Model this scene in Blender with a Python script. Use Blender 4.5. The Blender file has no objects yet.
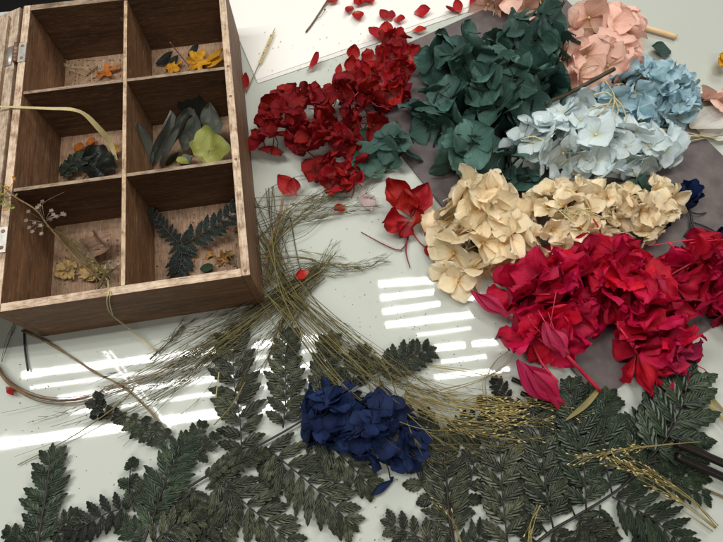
import bpy, math, random
from mathutils import Vector, Matrix, noise as mnoise
R = random.Random(11)
S = bpy.context.scene
COL = S.collection
PI = math.pi
# ------------------------------------------------------------------ camera
CF, CPIT, CROLL, CH = 520.63, 0.3827, 0.0051, 0.5463
FW = Vector((0, math.sin(CPIT), -math.cos(CPIT)))
_r = Vector((1, 0, 0)); _u = _r.cross(FW)
RT = _r*math.cos(CROLL) + _u*math.sin(CROLL)
UP = -_r*math.sin(CROLL) + _u*math.cos(CROLL)
CAMP = Vector((0, 0, CH))
cam = bpy.data.cameras.new("camera")
co = bpy.data.objects.new("camera", cam); COL.objects.link(co)
cam.sensor_fit = 'HORIZONTAL'; cam.sensor_width = 36; cam.lens = CF*36/723
cam.clip_start = 0.01; cam.clip_end = 60
co.matrix_world = Matrix.Translation(CAMP) @ Matrix((RT, UP, -FW)).transposed().to_4x4()
S.camera = co

def P(x, y, z=0.0):
    """point of the place at height z seen at this spot of the photograph (survey of the table)"""
    d = FW*CF + RT*(x-361.5) - UP*(y-271)
    return CAMP + d*((z-CH)/d.z)
def mpp(x, y, z=0.0):
    return (P(x+1, y, z)-P(x, y, z)).length

# ------------------------------------------------------------------ objects
ORG = {}
def tag(o, label=None, cat=None, group=None, kind=None):
    if label: o['label'] = label
    if cat: o['category'] = cat
    if group: o['group'] = group
    if kind: o['kind'] = kind
    return o
def thing(name, label, cat, loc, group=None):
    o = bpy.data.objects.new(name, None); COL.objects.link(o)
    o.empty_display_size = 0.01
    o.location = loc; ORG[o.name] = Vector(loc)
    return tag(o, label, cat, group)

class MB:
    def __init__(s): s.v = []; s.f = []; s.uv = []; s.mi = []
    def add(s, vs, fs, uvs, mi=0):
        n = len(s.v); s.v += [Vector(v) for v in vs]; s.uv += list(uvs)
        for f in fs: s.f.append([n+i for i in f]); s.mi.append(mi)
    def mesh(s, name, mats, org=Vector((0, 0, 0)), smooth=True):
        m = bpy.data.meshes.new(name)
        m.from_pydata([v-org for v in s.v], [], s.f)
        ul = m.uv_layers.new(name="UVMap")
        for p in m.polygons:
            p.use_smooth = smooth; p.material_index = s.mi[p.index]
            for li in p.loop_indices: ul.data[li].uv = s.uv[m.loops[li].vertex_index]
        for mt in (mats if isinstance(mats, (list, tuple)) else [mats]): m.materials.append(mt)
        m.update(); return m
    def build(s, name, mats, parent=None, org=None, smooth=True):
        if parent is not None: org = ORG[parent.name]
        if org is None: org = sum(s.v, Vector())/max(1, len(s.v))
        m = s.mesh(name, mats, org, smooth)
        o = bpy.data.objects.new(name, m); COL.objects.link(o)
        ORG[o.name] = Vector(org)
        if parent is not None: o.parent = parent
        else: o.location = org
        return o

def spline(pts, n):
    pts = [Vector(p) for p in pts]
    if len(pts) == 2: pts = [pts[0], pts[0].lerp(pts[1], .5), pts[1]]
    ext = [pts[0]*2-pts[1]] + pts + [pts[-1]*2-pts[-2]]
    out = []; k = len(pts)-1
    for i in range(n+1):
        t = i/n*k; j = min(int(t), k-1); t -= j
        a, b, c, d = ext[j:j+4]
        out.append(0.5*((2*b)+(c-a)*t+(2*a-5*b+4*c-d)*t*t+(3*b-a-3*c+d)*t**3))
    return out
def tube(mb, pts, r0, r1=None, sides=5, mi=0, cap=True, rfun=None):
    if r1 is None: r1 = r0
    n = len(pts); vs = []; uv = []; fs = []
    prev = Vector((0.13, 0.2, 1))
    for i, p in enumerate(pts):
        t = (pts[min(i+1, n-1)]-pts[max(i-1, 0)])
        if t.length < 1e-9: t = Vector((1, 0, 0))
        t.normalize()
        a = t.cross(prev)
        if a.length < 1e-4: a = t.cross(Vector((1, 0, 0)))
        a.normalize(); b = t.cross(a)
        f = i/(n-1); r = rfun(f) if rfun else r0+(r1-r0)*f
        for k in range(sides):
            an = 2*PI*k/sides
            vs.append(p+a*(r*math.cos(an))+b*(r*math.sin(an))); uv.append((k/sides, f))
    for i in range(n-1):
        for k in range(sides):
            k2 = (k+1) % sides
            fs.append((i*sides+k, i*sides+k2, (i+1)*sides+k2, (i+1)*sides+k))
    if cap:
        fs.append(tuple(range(sides-1, -1, -1))); fs.append(tuple((n-1)*sides+k for k in range(sides)))
    mb.add(vs, fs, uv, mi)
def frame(p0, p1, up):
    y = (p1-p0).normalized(); x = y.cross(up)
    if x.length < 1e-5: x = y.cross(Vector((1, 0.2, 0)))
    x.normalize(); z = x.cross(y)
    return Matrix.Translation(p0) @ Matrix((x, y, z)).transposed().to_4x4()
PROF = {
    'round': lambda v: (max(0, math.sin(PI*min(1, (v*.93+.035))**0.85)))**0.55*(.35+.65*min(1, v*2.2)),
    'obov': lambda v: (max(0, math.sin(PI*v**1.25)))**0.6*(.3+.7*min(1, v*1.6)),
    'point': lambda v: (max(0, math.sin(PI*v**0.9)))**0.9*(.45+.55*min(1, v*2)),
    'lance': lambda v: (max(0, math.sin(PI*v**0.75)))**0.9,
    'oval': lambda v: (max(0, math.sin(PI*v)))**0.6,
}
def petal(mb, M, L, W, prof='round', cup=.15, curl=.3, ruf=.08, fold=0., tw=0., nu=8, nv=9, rng=R, mi=0, edge=0.):
    """one petal or leaf in its own frame (y along, z up) then placed by M"""
    f = PROF[prof]; kid = rng.randrange(300); ph = rng.random()*6.3; ph2 = rng.random()*6.3; k1 = rng.uniform(3.5, 6.5)
    o1 = Vector((rng.random()*50, rng.random()*50, 0))
    vs = []; uv = []; fs = []
    for j in range(nv+1):
        v = j/nv; vv = .012+.976*v
        w = W*.5*f(vv)
        if curl: a = curl*v; yy = L*math.sin(a)/curl; zz = L*(1-math.cos(a))/curl
        else: a = 0; yy = L*v; zz = 0
        for i in range(nu+1):
            u = 2*i/nu-1
            e = 1+edge*(math.sin(27*v+ph+u)+.8*math.sin(58*v+ph2))*abs(u)
            x = u*w*e
            z = cup*W*.5*(u*u)*math.sin(PI*min(1, v*.8+.1))
            z += fold*W*.5*abs(u)*v
            z += ruf*L*(math.sin(k1*u*1.2+ph+3*v)*.6+math.sin(7*v+ph2+2.2*u)*.5)*(.2+abs(u))*v
            nz = mnoise.noise(o1+Vector((u*1.3, v*2.2, 0)))
            z += ruf*L*1.2*nz*v
            z += ruf*L*.5*mnoise.noise(o1+Vector((u*3.6, v*5.5, 7)))*min(1, v*2)
            # rounded tip: the middle of the end row runs farther out
            y2 = yy - (L*.10*u*u*v*v if prof in ('round', 'obov') else 0)
            if tw:
                c, s_ = math.cos(tw*v), math.sin(tw*v)
                x, z = x*c-z*s_, x*s_+z*c
            q = Vector((x, y2-z*math.sin(a)*.7, zz+z*math.cos(a)))
            vs.append(M @ q); uv.append((u*.5+.5, .01+.97*v+kid))
    for j in range(nv):
        for i in range(nu):
            a = j*(nu+1)+i
            fs.append((a, a+1, a+nu+2, a+nu+1))
    mb.add(vs, fs, uv, mi)
def ribbon(mb, pts, wfun, up=Vector((0, 0, 1)), fold=.25, mi=0):
    n = len(pts); vs = []; uv = []; fs = []
    for i, p in enumerate(pts):
        t = (pts[min(i+1, n-1)]-pts[max(i-1, 0)]).normalized()
        x = t.cross(up).normalized(); z = x.cross(t); f = i/(n-1); w = wfun(f)
        for u in (-1, 0, 1):
            vs.append(p+x*(u*w)+z*(abs(u)*w*fold)); uv.append((u*.5+.5, f))
    for i in range(n-1):
        for k in range(2):
            a = i*3+k; fs.append((a, a+1, a+4, a+3))
    mb.add(vs, fs, uv, mi)
def ball(mb, c, rx, ry=None, rz=None, n=8, m=6, mi=0, M=None):
    ry = ry or rx; rz = rz or rx; vs = []; uv = []; fs = []
    for j in range(m+1):
        th = PI*j/m
        for i in range(n):
            a = 2*PI*i/n
            q = Vector((rx*math.sin(th)*math.cos(a), ry*math.sin(th)*math.sin(a), rz*math.cos(th)))
            if M is not None: q = M @ q
            vs.append(c+q); uv.append((i/n, j/m))
    for j in range(m):
        for i in range(n):
            i2 = (i+1) % n
            fs.append((j*n+i, (j+1)*n+i, (j+1)*n+i2, j*n+i2))
    mb.add(vs, fs, uv, mi)

# ------------------------------------------------------------------ materials
def newmat(name):
    m = bpy.data.materials.new(name); m.use_nodes = True
    nt = m.node_tree; nt.nodes.clear()
    out = nt.nodes.new('ShaderNodeOutputMaterial')
    return m, nt, out
def nd(nt, t, **kw):
    n = nt.nodes.new(t)
    for k, v in kw.items():
        if k.startswith('i_'):
            key = k[2:]; n.inputs[int(key) if key.isdigit() else key.replace('_', ' ')].default_value = v
        else: setattr(n, k, v)
    return n
def c4(c): return (c[0], c[1], c[2], 1)
def mixc(nt, fac, a, b, typ='MIX'):
    n = nt.nodes.new('ShaderNodeMix'); n.data_type = 'RGBA'; n.blend_type = typ
    for s_, val in ((0, fac), (6, a), (7, b)):
        if hasattr(val, 'is_linked') or hasattr(val, 'links'): nt.links.new(val, n.inputs[s_])
        else: n.inputs[s_].default_value = val if s_ == 0 else c4(val)
    return n.outputs[2]
def mth(nt, op, a, b=None, c=None, clamp=False):
    n = nt.nodes.new('ShaderNodeMath'); n.operation = op; n.use_clamp = clamp
    for i, val in enumerate((a, b, c)):
        if val is None: continue
        if hasattr(val, 'links'): nt.links.new(val, n.inputs[i])
        else: n.inputs[i].default_value = val
    return n.outputs[0]
def ramp(nt, fac, stops):
    n = nt.nodes.new('ShaderNodeValToRGB')
    el = n.color_ramp.elements
    while len(el) < len(stops): el.new(.5)
    for e, (p, c) in zip(el, stops): e.position = p; e.color = c4(c) if len(c) == 3 else c
    nt.links.new(fac, n.inputs[0]); return n.outputs[0]

def petal_mat(name, col, tip, base, rough=.6, transl=.25, vein=.5, var=.35, spots=None, hue=.004, gloss=.3, mott=.5, rimcol=None, rimamt=.45):
    m, nt, out = newmat(name); L = nt.links.new
    uv = nd(nt, 'ShaderNodeUVMap'); sep = nd(nt, 'ShaderNodeSeparateXYZ'); L(uv.outputs[0], sep.inputs[0])
    vfr = mth(nt, 'FRACT', sep.outputs[1]); wn = nd(nt, 'ShaderNodeTexWhiteNoise', noise_dimensions='1D')
    oi = nd(nt, 'ShaderNodeObjectInfo'); L(mth(nt, 'ADD', mth(nt, 'FLOOR', sep.outputs[1]), mth(nt, 'MULTIPLY', oi.outputs['Random'], 77.)), wn.inputs['W']); tc = nd(nt, 'ShaderNodeTexCoord')
    # fan of fine veins: across-position widened towards the base
    u0 = mth(nt, 'SUBTRACT', sep.outputs[0], .5)
    fan = mth(nt, 'MULTIPLY', u0, 1.0)
    cmb = nd(nt, 'ShaderNodeCombineXYZ'); L(fan, cmb.inputs[0]); L(mth(nt, 'MULTIPLY', vfr, .16), cmb.inputs[1])
    L(mth(nt, 'MULTIPLY', wn.outputs[0], 40), cmb.inputs[2])
    vn = nd(nt, 'ShaderNodeTexNoise', i_Scale=15., i_Detail=3., i_Roughness=.6); L(cmb.outputs[0], vn.inputs['Vector'])
    cn = nd(nt, 'ShaderNodeTexNoise', i_Scale=90., i_Detail=4.); L(tc.outputs['Object'], cn.inputs['Vector'])
    big = nd(nt, 'ShaderNodeTexNoise', i_Scale=75. if False else 2.2, i_Detail=4., i_Roughness=.65); L(uv.outputs[0], big.inputs['Vector'])
    L(tc.outputs['Object'], big.inputs['Vector'])
    vf = mth(nt, 'ADD', vfr, mth(nt, 'MULTIPLY', mth(nt, 'SUBTRACT', vn.outputs[0], .5), .5))
    c = ramp(nt, vf, [(.0, base), (.32, col), (.75, col), (1., tip)])
    dark = tuple(x*(1-vein*.75) for x in col)
    c = mixc(nt, ramp(nt, vn.outputs[0], [(.35, (vein, )*3), (.55, (0, 0, 0))]), c, dark)
    if spots:
        sf = ramp(nt, cn.outputs[0], [(.58, (0, 0, 0)), (.68, (.8, .8, .8))])
        c = mixc(nt, sf, c, spots)
    c = mixc(nt, ramp(nt, big.outputs[0], [(.30, (mott,)*3), (.50, (0, 0, 0))]), c, tuple(x*.5 for x in col))
    au = mth(nt, 'MULTIPLY', mth(nt, 'ABSOLUTE', u0), 2.)
    rim = mth(nt, 'MAXIMUM', au, mth(nt, 'ADD', vfr, .02))
    rimf = ramp(nt, mth(nt, 'ADD', rim, mth(nt, 'MULTIPLY', mth(nt, 'SUBTRACT', big.outputs[0], .5), .5)), [(.88, (0, 0, 0)), (1., (rimamt,)*3)])
    c = mixc(nt, rimf, c, rimcol or tuple(x*.6 for x in col))
    hs = nd(nt, 'ShaderNodeHueSaturation')
    L(c, hs.inputs['Color'])
    L(mth(nt, 'ADD', mth(nt, 'MULTIPLY', mth(nt, 'ADD', mth(nt, 'MULTIPLY', oi.outputs['Random'], .45), mth(nt, 'MULTIPLY', wn.outputs[0], .55)), 2*var), 1-var), hs.inputs['Value'])
    L(mth(nt, 'ADD', mth(nt, 'MULTIPLY', mth(nt, 'FRACT', mth(nt, 'MULTIPLY', wn.outputs[0], 17.3)), 2*hue), .5-hue), hs.inputs['Hue'])
    bp = nd(nt, 'ShaderNodeBump', i_Strength=.7, i_Distance=.0016)
    L(mth(nt, 'ADD', vn.outputs[0], mth(nt, 'MULTIPLY', cn.outputs[0], .35)), bp.inputs['Height'])
    pb = nd(nt, 'ShaderNodeBsdfPrincipled', i_Roughness=rough)
    pb.inputs['Specular IOR Level'].default_value = gloss
    L(hs.outputs[0], pb.inputs['Base Color']); L(bp.outputs[0], pb.inputs['Normal'])
    tr = nd(nt, 'ShaderNodeBsdfTranslucent'); L(hs.outputs[0], tr.inputs['Color']); L(bp.outputs[0], tr.inputs['Normal'])
    mx = nd(nt, 'ShaderNodeMixShader', i_0=transl); L(pb.outputs[0], mx.inputs[1]); L(tr.outputs[0], mx.inputs[2])
    L(mx.outputs[0], out.inputs[0]); return m

def plain_mat(name, col, col2, scale=60., rough=.6, bump=.3, bdist=.0006, spec=.4, stretch=(1, 1, 1), metal=0.):
    m, nt, out = newmat(name); L = nt.links.new
    tc = nd(nt, 'ShaderNodeTexCoord'); mp = nd(nt, 'ShaderNodeMapping'); mp.inputs['Scale'].default_value = stretch
    L(tc.outputs['Object'], mp.inputs[0]); oi = nd(nt, 'ShaderNodeObjectInfo')
    n1 = nd(nt, 'ShaderNodeTexNoise', i_Scale=scale, i_Detail=5., i_Roughness=.6); L(mp.outputs[0], n1.inputs['Vector'])
    c = ramp(nt, n1.outputs[0], [(.3, col), (.7, col2)])
    hs = nd(nt, 'ShaderNodeHueSaturation'); L(c, hs.inputs['Color'])
    L(mth(nt, 'ADD', mth(nt, 'MULTIPLY', oi.outputs['Random'], .5), .75), hs.inputs['Value'])
    bp = nd(nt, 'ShaderNodeBump', i_Strength=bump, i_Distance=bdist); L(n1.outputs[0], bp.inputs['Height'])
    pb = nd(nt, 'ShaderNodeBsdfPrincipled', i_Roughness=rough, i_Metallic=metal)
    pb.inputs['Specular IOR Level'].default_value = spec
    L(hs.outputs[0], pb.inputs['Base Color']); L(bp.outputs[0], pb.inputs['Normal']); L(pb.outputs[0], out.inputs[0])
    return m

def fern_mat(name, col, pale, rough=.36):
    m, nt, out = newmat(name); L = nt.links.new
    uv = nd(nt, 'ShaderNodeUVMap'); sep = nd(nt, 'ShaderNodeSeparateXYZ'); L(uv.outputs[0], sep.inputs[0])
    tc = nd(nt, 'ShaderNodeTexCoord'); oi = nd(nt, 'ShaderNodeObjectInfo')
    vfr = mth(nt, 'FRACT', sep.outputs[1]); wn = nd(nt, 'ShaderNodeTexWhiteNoise', noise_dimensions='1D'); L(mth(nt, 'FLOOR', sep.outputs[1]), wn.inputs['W'])
    au = mth(nt, 'ABSOLUTE', mth(nt, 'SUBTRACT', sep.outputs[0], .5))
    n1 = nd(nt, 'ShaderNodeTexNoise', i_Scale=150., i_Detail=4.); L(tc.outputs['Object'], n1.inputs['Vector'])
    w = mth(nt, 'SINE', mth(nt, 'MULTIPLY', mth(nt, 'SUBTRACT', mth(nt, 'ADD', mth(nt, 'MULTIPLY', vfr, 5.), mth(nt, 'MULTIPLY', n1.outputs[0], .9)), mth(nt, 'MULTIPLY', au, 3.0)), 6.283))
    n2 = nd(nt, 'ShaderNodeTexNoise', i_Scale=28., i_Detail=2.); L(tc.outputs['Object'], n2.inputs['Vector'])
    h = mth(nt, 'ADD', mth(nt, 'MULTIPLY', w, .4), mth(nt, 'MULTIPLY', n1.outputs[0], 1.2))
    f = mth(nt, 'ADD', mth(nt, 'MULTIPLY', mth(nt, 'ADD', w, 1.), .09), mth(nt, 'MULTIPLY', mth(nt, 'SUBTRACT', n1.outputs[0], .38), 1.6), clamp=True)
    f = mth(nt, 'MULTIPLY', f, mth(nt, 'MULTIPLY', mth(nt, 'MULTIPLY', n2.outputs[0], 2.6), mth(nt, 'ADD', wn.outputs[0], .35)), clamp=True)
    c = mixc(nt, f, col, pale)
    mid = ramp(nt, au, [(.0, (1, 1, 1)), (.06, (0, 0, 0))])
    c = mixc(nt, mid, c, tuple(x*.35 for x in col))
    hs = nd(nt, 'ShaderNodeHueSaturation'); L(c, hs.inputs['Color'])
    L(mth(nt, 'ADD', mth(nt, 'MULTIPLY', oi.outputs['Random'], .5), .75), hs.inputs['Value'])
    bp = nd(nt, 'ShaderNodeBump', i_Strength=.9, i_Distance=.0016); L(h, bp.inputs['Height'])
    pb = nd(nt, 'ShaderNodeBsdfPrincipled', i_Roughness=rough); pb.inputs['Specular IOR Level'].default_value = .6
    L(hs.outputs[0], pb.inputs['Base Color']); L(bp.outputs[0], pb.inputs['Normal'])
    L(pb.outputs[0], out.inputs[0]); return m

def wood_mat(name, dark, mid, wash, wash_amt=.25, rough=.62, wear=1.):
    """thin stained board: grain along local x, white wash left in the pores and worn over upward faces"""
    m, nt, out = newmat(name); L = nt.links.new
    tc = nd(nt, 'ShaderNodeTexCoord'); oi = nd(nt, 'ShaderNodeObjectInfo'); geo = nd(nt, 'ShaderNodeNewGeometry')
    off = nd(nt, 'ShaderNodeVectorMath', operation='ADD'); L(tc.outputs['Object'], off.inputs[0])
    cm = nd(nt, 'ShaderNodeCombineXYZ')
    for i, k in enumerate((3., 7., 11.)): L(mth(nt, 'MULTIPLY', oi.outputs['Random'], k), cm.inputs[i])
    L(cm.outputs[0], off.inputs[1])
    def nz(sc, scale, det=5., ro=.6):
        mp = nd(nt, 'ShaderNodeMapping'); mp.inputs['Scale'].default_value = sc; L(off.outputs[0], mp.inputs[0])
        n = nd(nt, 'ShaderNodeTexNoise', i_Scale=scale, i_Detail=det, i_Roughness=ro); L(mp.outputs[0], n.inputs['Vector']); return n.outputs[0]
    grain = nz((.07, 1, 1), 190.); broad = nz((.3, 1, 1), 22., 3.); pores = nz((.12, 1, 1), 620., 3., .7); blot = nz((1, 1, 1), 60., 6., .7)
    c = ramp(nt, mth(nt, 'ADD', mth(nt, 'MULTIPLY', grain, .6), mth(nt, 'MULTIPLY', broad, .4)), [(.33, dark), (.62, mid), (.8, tuple(x*1.35 for x in mid))])
    wf = ramp(nt, mth(nt, 'ADD', mth(nt, 'MULTIPLY', pores, .75), mth(nt, 'MULTIPLY', blot, .25)), [(.52, (0, 0, 0)), (.66, (wash_amt,)*3)])
    c = mixc(nt, wf, c, wash)
    sz = nd(nt, 'ShaderNodeSeparateXYZ'); L(geo.outputs['Normal'], sz.inputs[0])
    upf = ramp(nt, sz.outputs[2], [(.45, (0, 0, 0)), (.9, (1, 1, 1))])
    worn = ramp(nt, mth(nt, 'ADD', mth(nt, 'MULTIPLY', pores, .4), mth(nt, 'MULTIPLY', blot, .6)), [(.40, (.15,)*3), (.5, (.6,)*3), (.62, (.95,)*3)])
    c = mixc(nt, mth(nt, 'MULTIPLY', upf, mth(nt, 'MULTIPLY', worn, wear)), c, wash)
    bp = nd(nt, 'ShaderNodeBump', i_Strength=.5, i_Distance=.0008); L(mth(nt, 'ADD', grain, pores), bp.inputs['Height'])
    pb = nd(nt, 'ShaderNodeBsdfPrincipled', i_Roughness=rough); pb.inputs['Specular IOR Level'].default_value = .3
    L(c, pb.inputs['Base Color']); L(bp.outputs[0], pb.inputs['Normal']); L(pb.outputs[0], out.inputs[0])
    return m

def table_mat():
    m, nt, out = newmat('white_glass'); L = nt.links.new
    tc = nd(nt, 'ShaderNodeTexCoord')
    n = nd(nt, 'ShaderNodeTexNoise', i_Scale=3., i_Detail=3.); L(tc.outputs['Object'], n.inputs['Vector'])
    c = ramp(nt, n.outputs[0], [(.3, (.475, .51, .46)), (.7, (.515, .545, .495))])
    s2 = nd(nt, 'ShaderNodeTexNoise', i_Scale=22., i_Detail=7., i_Roughness=.72); L(tc.outputs['Object'], s2.inputs['Vector'])
    rg = ramp(nt, s2.outputs[0], [(.38, (.018,)*3), (.62, (.05,)*3), (.75, (.10,)*3)])
    wv = nd(nt, 'ShaderNodeTexNoise', i_Scale=9., i_Detail=2.); L(tc.outputs['Object'], wv.inputs['Vector'])
    bp = nd(nt, 'ShaderNodeBump', i_Strength=.012, i_Distance=.002); L(wv.outputs[0], bp.inputs['Height'])
    pb = nd(nt, 'ShaderNodeBsdfPrincipled', i_IOR=1.5)
    L(c, pb.inputs['Base Color']); L(rg, pb.inputs['Roughness']); L(bp.outputs[0], pb.inputs['Normal'])
    L(pb.outputs[0], out.inputs[0]); return m

M = {}
M['red'] = petal_mat('red_petal', (.27, .004, .006), (.18, .003, .004), (.14, .004, .005), rough=.55, vein=.55, transl=.2)
M['red2'] = petal_mat('scarlet_petal', (.39, .007, .009), (.32, .006, .008), (.55, .22, .18), rough=.55, vein=.4, transl=.2)
M['crimson'] = petal_mat('crimson_petal', (.62, .005, .046), (.68, .008, .085), (.40, .03, .05), rough=.5, vein=.4, transl=.3, var=.35, hue=.006)
M['magenta'] = petal_mat('magenta_petal', (.48, .012, .075), (.52, .015, .09), (.40, .02, .06), rough=.5, vein=.4, transl=.2, var=.15)
M['green'] = petal_mat('dark_green_petal', (.045, .112, .092), (.095, .19, .16), (.028, .055, .038), rough=.5, vein=.5, transl=.1, var=.5, hue=.012, gloss=.4, spots=(.06, .09, .06))  # paler tip colour paints the teal highlights into the petals
M['pink'] = petal_mat('pink_petal', (1., .66, .54), (1., .72, .62), (.70, .40, .22), rough=.6, vein=.22, transl=.25, var=.12, mott=.18, rimamt=.3)
M['blue'] = petal_mat('sky_blue_petal', (.49, .69, .77), (.45, .66, .76), (.45, .50, .35), rough=.6, vein=.3, transl=.25, var=.18, mott=.18, rimamt=.3)
M['pale'] = petal_mat('pale_blue_petal', (.76, .87, .89), (.75, .87, .90), (.70, .74, .58), rough=.6, vein=.2, transl=.25, var=.13, mott=.18, rimamt=.3)
M['cream'] = petal_mat('cream_petal', (1., .85, .58), (1., .91, .70), (.86, .50, .13), rough=.6, vein=.2, transl=.25, var=.12, mott=.18, rimamt=.3)
M['navy'] = petal_mat('navy_petal', (.008, .022, .085), (.008, .020, .075), (.006, .012, .05), rough=.6, vein=.45, transl=.1, var=.4)
M['mauve'] = petal_mat('mauve_petal', (.55, .42, .42), (.6, .5, .48), (.5, .4, .35), transl=.3, var=.1)
M['white'] = petal_mat('white_petal', (.80, .78, .72), (.82, .80, .75), (.7, .62, .45), transl=.35, var=.05)
M['yellow'] = petal_mat('yellow_petal', (.68, .34, .02), (.55, .23, .02), (.4, .15, .02), rough=.5, vein=.35, var=.15)
M['orange'] = petal_mat('orange_leaf', (.50, .15, .02), (.34, .08, .015), (.3, .09, .02), rough=.5, vein=.4, var=.2)
M['scrap'] = petal_mat('leaf_scrap', (.38, .19, .05), (.28, .12, .03), (.3, .12, .03), vein=.5, var=.2, transl=.1)
M['dryleaf'] = petal_mat('dry_brown_leaf', (.26, .16, .105), (.32, .22, .16), (.14, .08, .05), vein=.5, var=.2, transl=.05)
M['lime'] = petal_mat('yellow_green_leaf', (.27, .285, .065), (.22, .24, .05), (.40, .40, .12), rough=.5, vein=.3, var=.1, transl=.15)
M['sage'] = petal_mat('grey_green_leaf', (.12, .135, .115), (.16, .17, .145), (.07, .08, .065), rough=.5, vein=.5, transl=.05, var=.45, spots=(.2, .21, .18))
M['black'] = petal_mat('black_leaf', (.012, .014, .011), (.016, .018, .014), (.01, .01, .008), rough=.45, vein=.4, transl=.02, var=.3)
M['dkleaf'] = petal_mat('dark_green_leaf', (.022, .045, .018), (.03, .055, .022), (.015, .03, .012), rough=.45, vein=.4, transl=.05, var=.2)
M['creamflower'] = petal_mat('pressed_cream_petal', (.52, .36, .15), (.58, .44, .22), (.30, .16, .05), transl=.2, var=.1)
M['fern'] = fern_mat('fern_leaflet', (.009, .014, .007), (.12, .128, .075))
M['fernd'] = fern_mat('dark_fern_leaflet', (.010, .017, .009), (.075, .09, .052))
M['ferng'] = fern_mat('green_fern_leaflet', (.008, .020, .009), (.065, .095, .050), rough=.4)
M['fernk'] = fern_mat('black_fern_leaflet', (.010, .013, .010), (.035, .04, .03))
M['fernb'] = fern_mat('box_fern_leaflet', (.008, .018, .015), (.028, .042, .035), rough=.4)
M['rachis'] = plain_mat('fern_rachis', (.010, .010, .008), (.03, .026, .018), rough=.5)
M['grass'] = plain_mat('dry_grass', (.10, .088, .026), (.23, .195, .066), scale=30., rough=.6)
M['grassd'] = plain_mat('dark_dry_grass', (.05, .044, .016), (.14, .115, .042), scale=30., rough=.6)
M['grassg'] = plain_mat('gold_dry_grass', (.22, .17, .055), (.36, .29, .11), scale=30., rough=.6)
M['seed'] = plain_mat('grass_seed', (.45, .36, .14), (.6, .5, .24), rough=.5)
M['straw'] = plain_mat('straw_blade', (.42, .34, .16), (.55, .46, .24), scale=50., rough=.5, stretch=(1, 1, 1))
M['husk'] = plain_mat('brown_papery_blade', (.14, .075, .035), (.30, .18, .09), scale=60., rough=.5)
M['twig'] = plain_mat('dark_twig', (.02, .016, .01), (.07, .055, .03), scale=90., rough=.6, bump=.6)
M['brtwig'] = plain_mat('brown_twig', (.10, .06, .03), (.22, .15, .07), scale=90., rough=.6, bump=.6)
M['pedicel'] = plain_mat('cream_stalk', (.48, .40, .20), (.62, .54, .30), scale=60., rough=.55)
M['redstem'] = plain_mat('red_stalk', (.16, .012, .015), (.30, .02, .03), scale=60., rough=.5)
M['pinkstem'] = plain_mat('crimson_stalk', (.45, .012, .04), (.60, .03, .07), scale=60., rough=.45)
M['darkstem'] = plain_mat('dark_stalk', (.008, .010, .012), (.02, .024, .026), scale=80., rough=.55)
M['brownstem'] = plain_mat('brown_black_stem', (.006, .005, .0045), (.015, .011, .009), scale=70., rough=.4, bump=.4)
M['pale_stick'] = plain_mat('peeled_stick', (.62, .40, .20), (.76, .55, .32), scale=60., rough=.55, stretch=(.2, 1, 1))
M['budtan'] = plain_mat('tan_bud', (.12, .09, .065), (.28, .22, .17), scale=200., rough=.7)
M['wood'] = wood_mat('stained_wood', (.080, .039, .019), (.25, .13, .066), (.68, .54, .40), .22)
M['wood_shaded'] = wood_mat('shaded_wall_wood', (.038, .018, .008), (.115, .056, .026), (.36, .28, .2), .22)  # box wood darkened in colour for the shade on viewer-facing walls
M['wood_edge'] = wood_mat('bare_divider_wood', (.085, .04, .018), (.22, .11, .052), (.60, .46, .31), .3)
M['wood_floor'] = wood_mat('box_floor_wood', (.10, .046, .022), (.24, .125, .065), (.50, .37, .26), .5, wear=.42)
M['lidwood'] = wood_mat('lid_wood', (.10, .06, .035), (.24, .15, .09), (.58, .47, .36), .5)
M['steel'] = plain_mat('dull_zinc', (.42, .40, .37), (.62, .60, .56), scale=120., rough=.42, bump=.2, metal=.6)
M['rust'] = plain_mat('rusty_steel', (.16, .08, .05), (.3, .18, .12), scale=150., rough=.6, metal=.4)
M['paper'] = plain_mat('white_paper', (.80, .79, .745), (.84, .83, .785), scale=7., rough=.75, bump=.06, spec=.2)
M['board'] = plain_mat('purple_grey_board', (.075, .062, .064), (.14, .12, .116), scale=34., rough=.7, bump=.35, spec=.25)
M['table'] = table_mat()
M['floor'] = plain_mat('dark_floor', (.006, .006, .006), (.012, .011, .010), scale=8., rough=.8)
M['crumb'] = plain_mat('crumbs', (.08, .06, .03), (.28, .2, .09), scale=200., rough=.8)

# ------------------------------------------------------------------ boards
def board(name, mat, size, Mx, parent, bev=.0006):
    """rectangular board, local x = grain; bevelled edges"""
    import bmesh
    bm = bmesh.new(); bmesh.ops.create_cube(bm, size=1)
    for v in bm.verts: v.co = Vector((v.co.x*size[0], v.co.y*size[1], v.co.z*size[2]))
    if bev: bmesh.ops.bevel(bm, geom=bm.edges[:], offset=bev, segments=2, affect='EDGES', profile=.6)
    m = bpy.data.meshes.new(name); bm.to_mesh(m); bm.free(); m.materials.append(mat)
    o = bpy.data.objects.new(name, m); COL.objects.link(o)
    if parent is not None:
        o.parent = parent; ORG[o.name] = ORG[parent.name]
        o.matrix_basis = Matrix.Translation(-ORG[parent.name]) @ Mx
    else: o.matrix_basis = Mx
    return o

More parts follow.
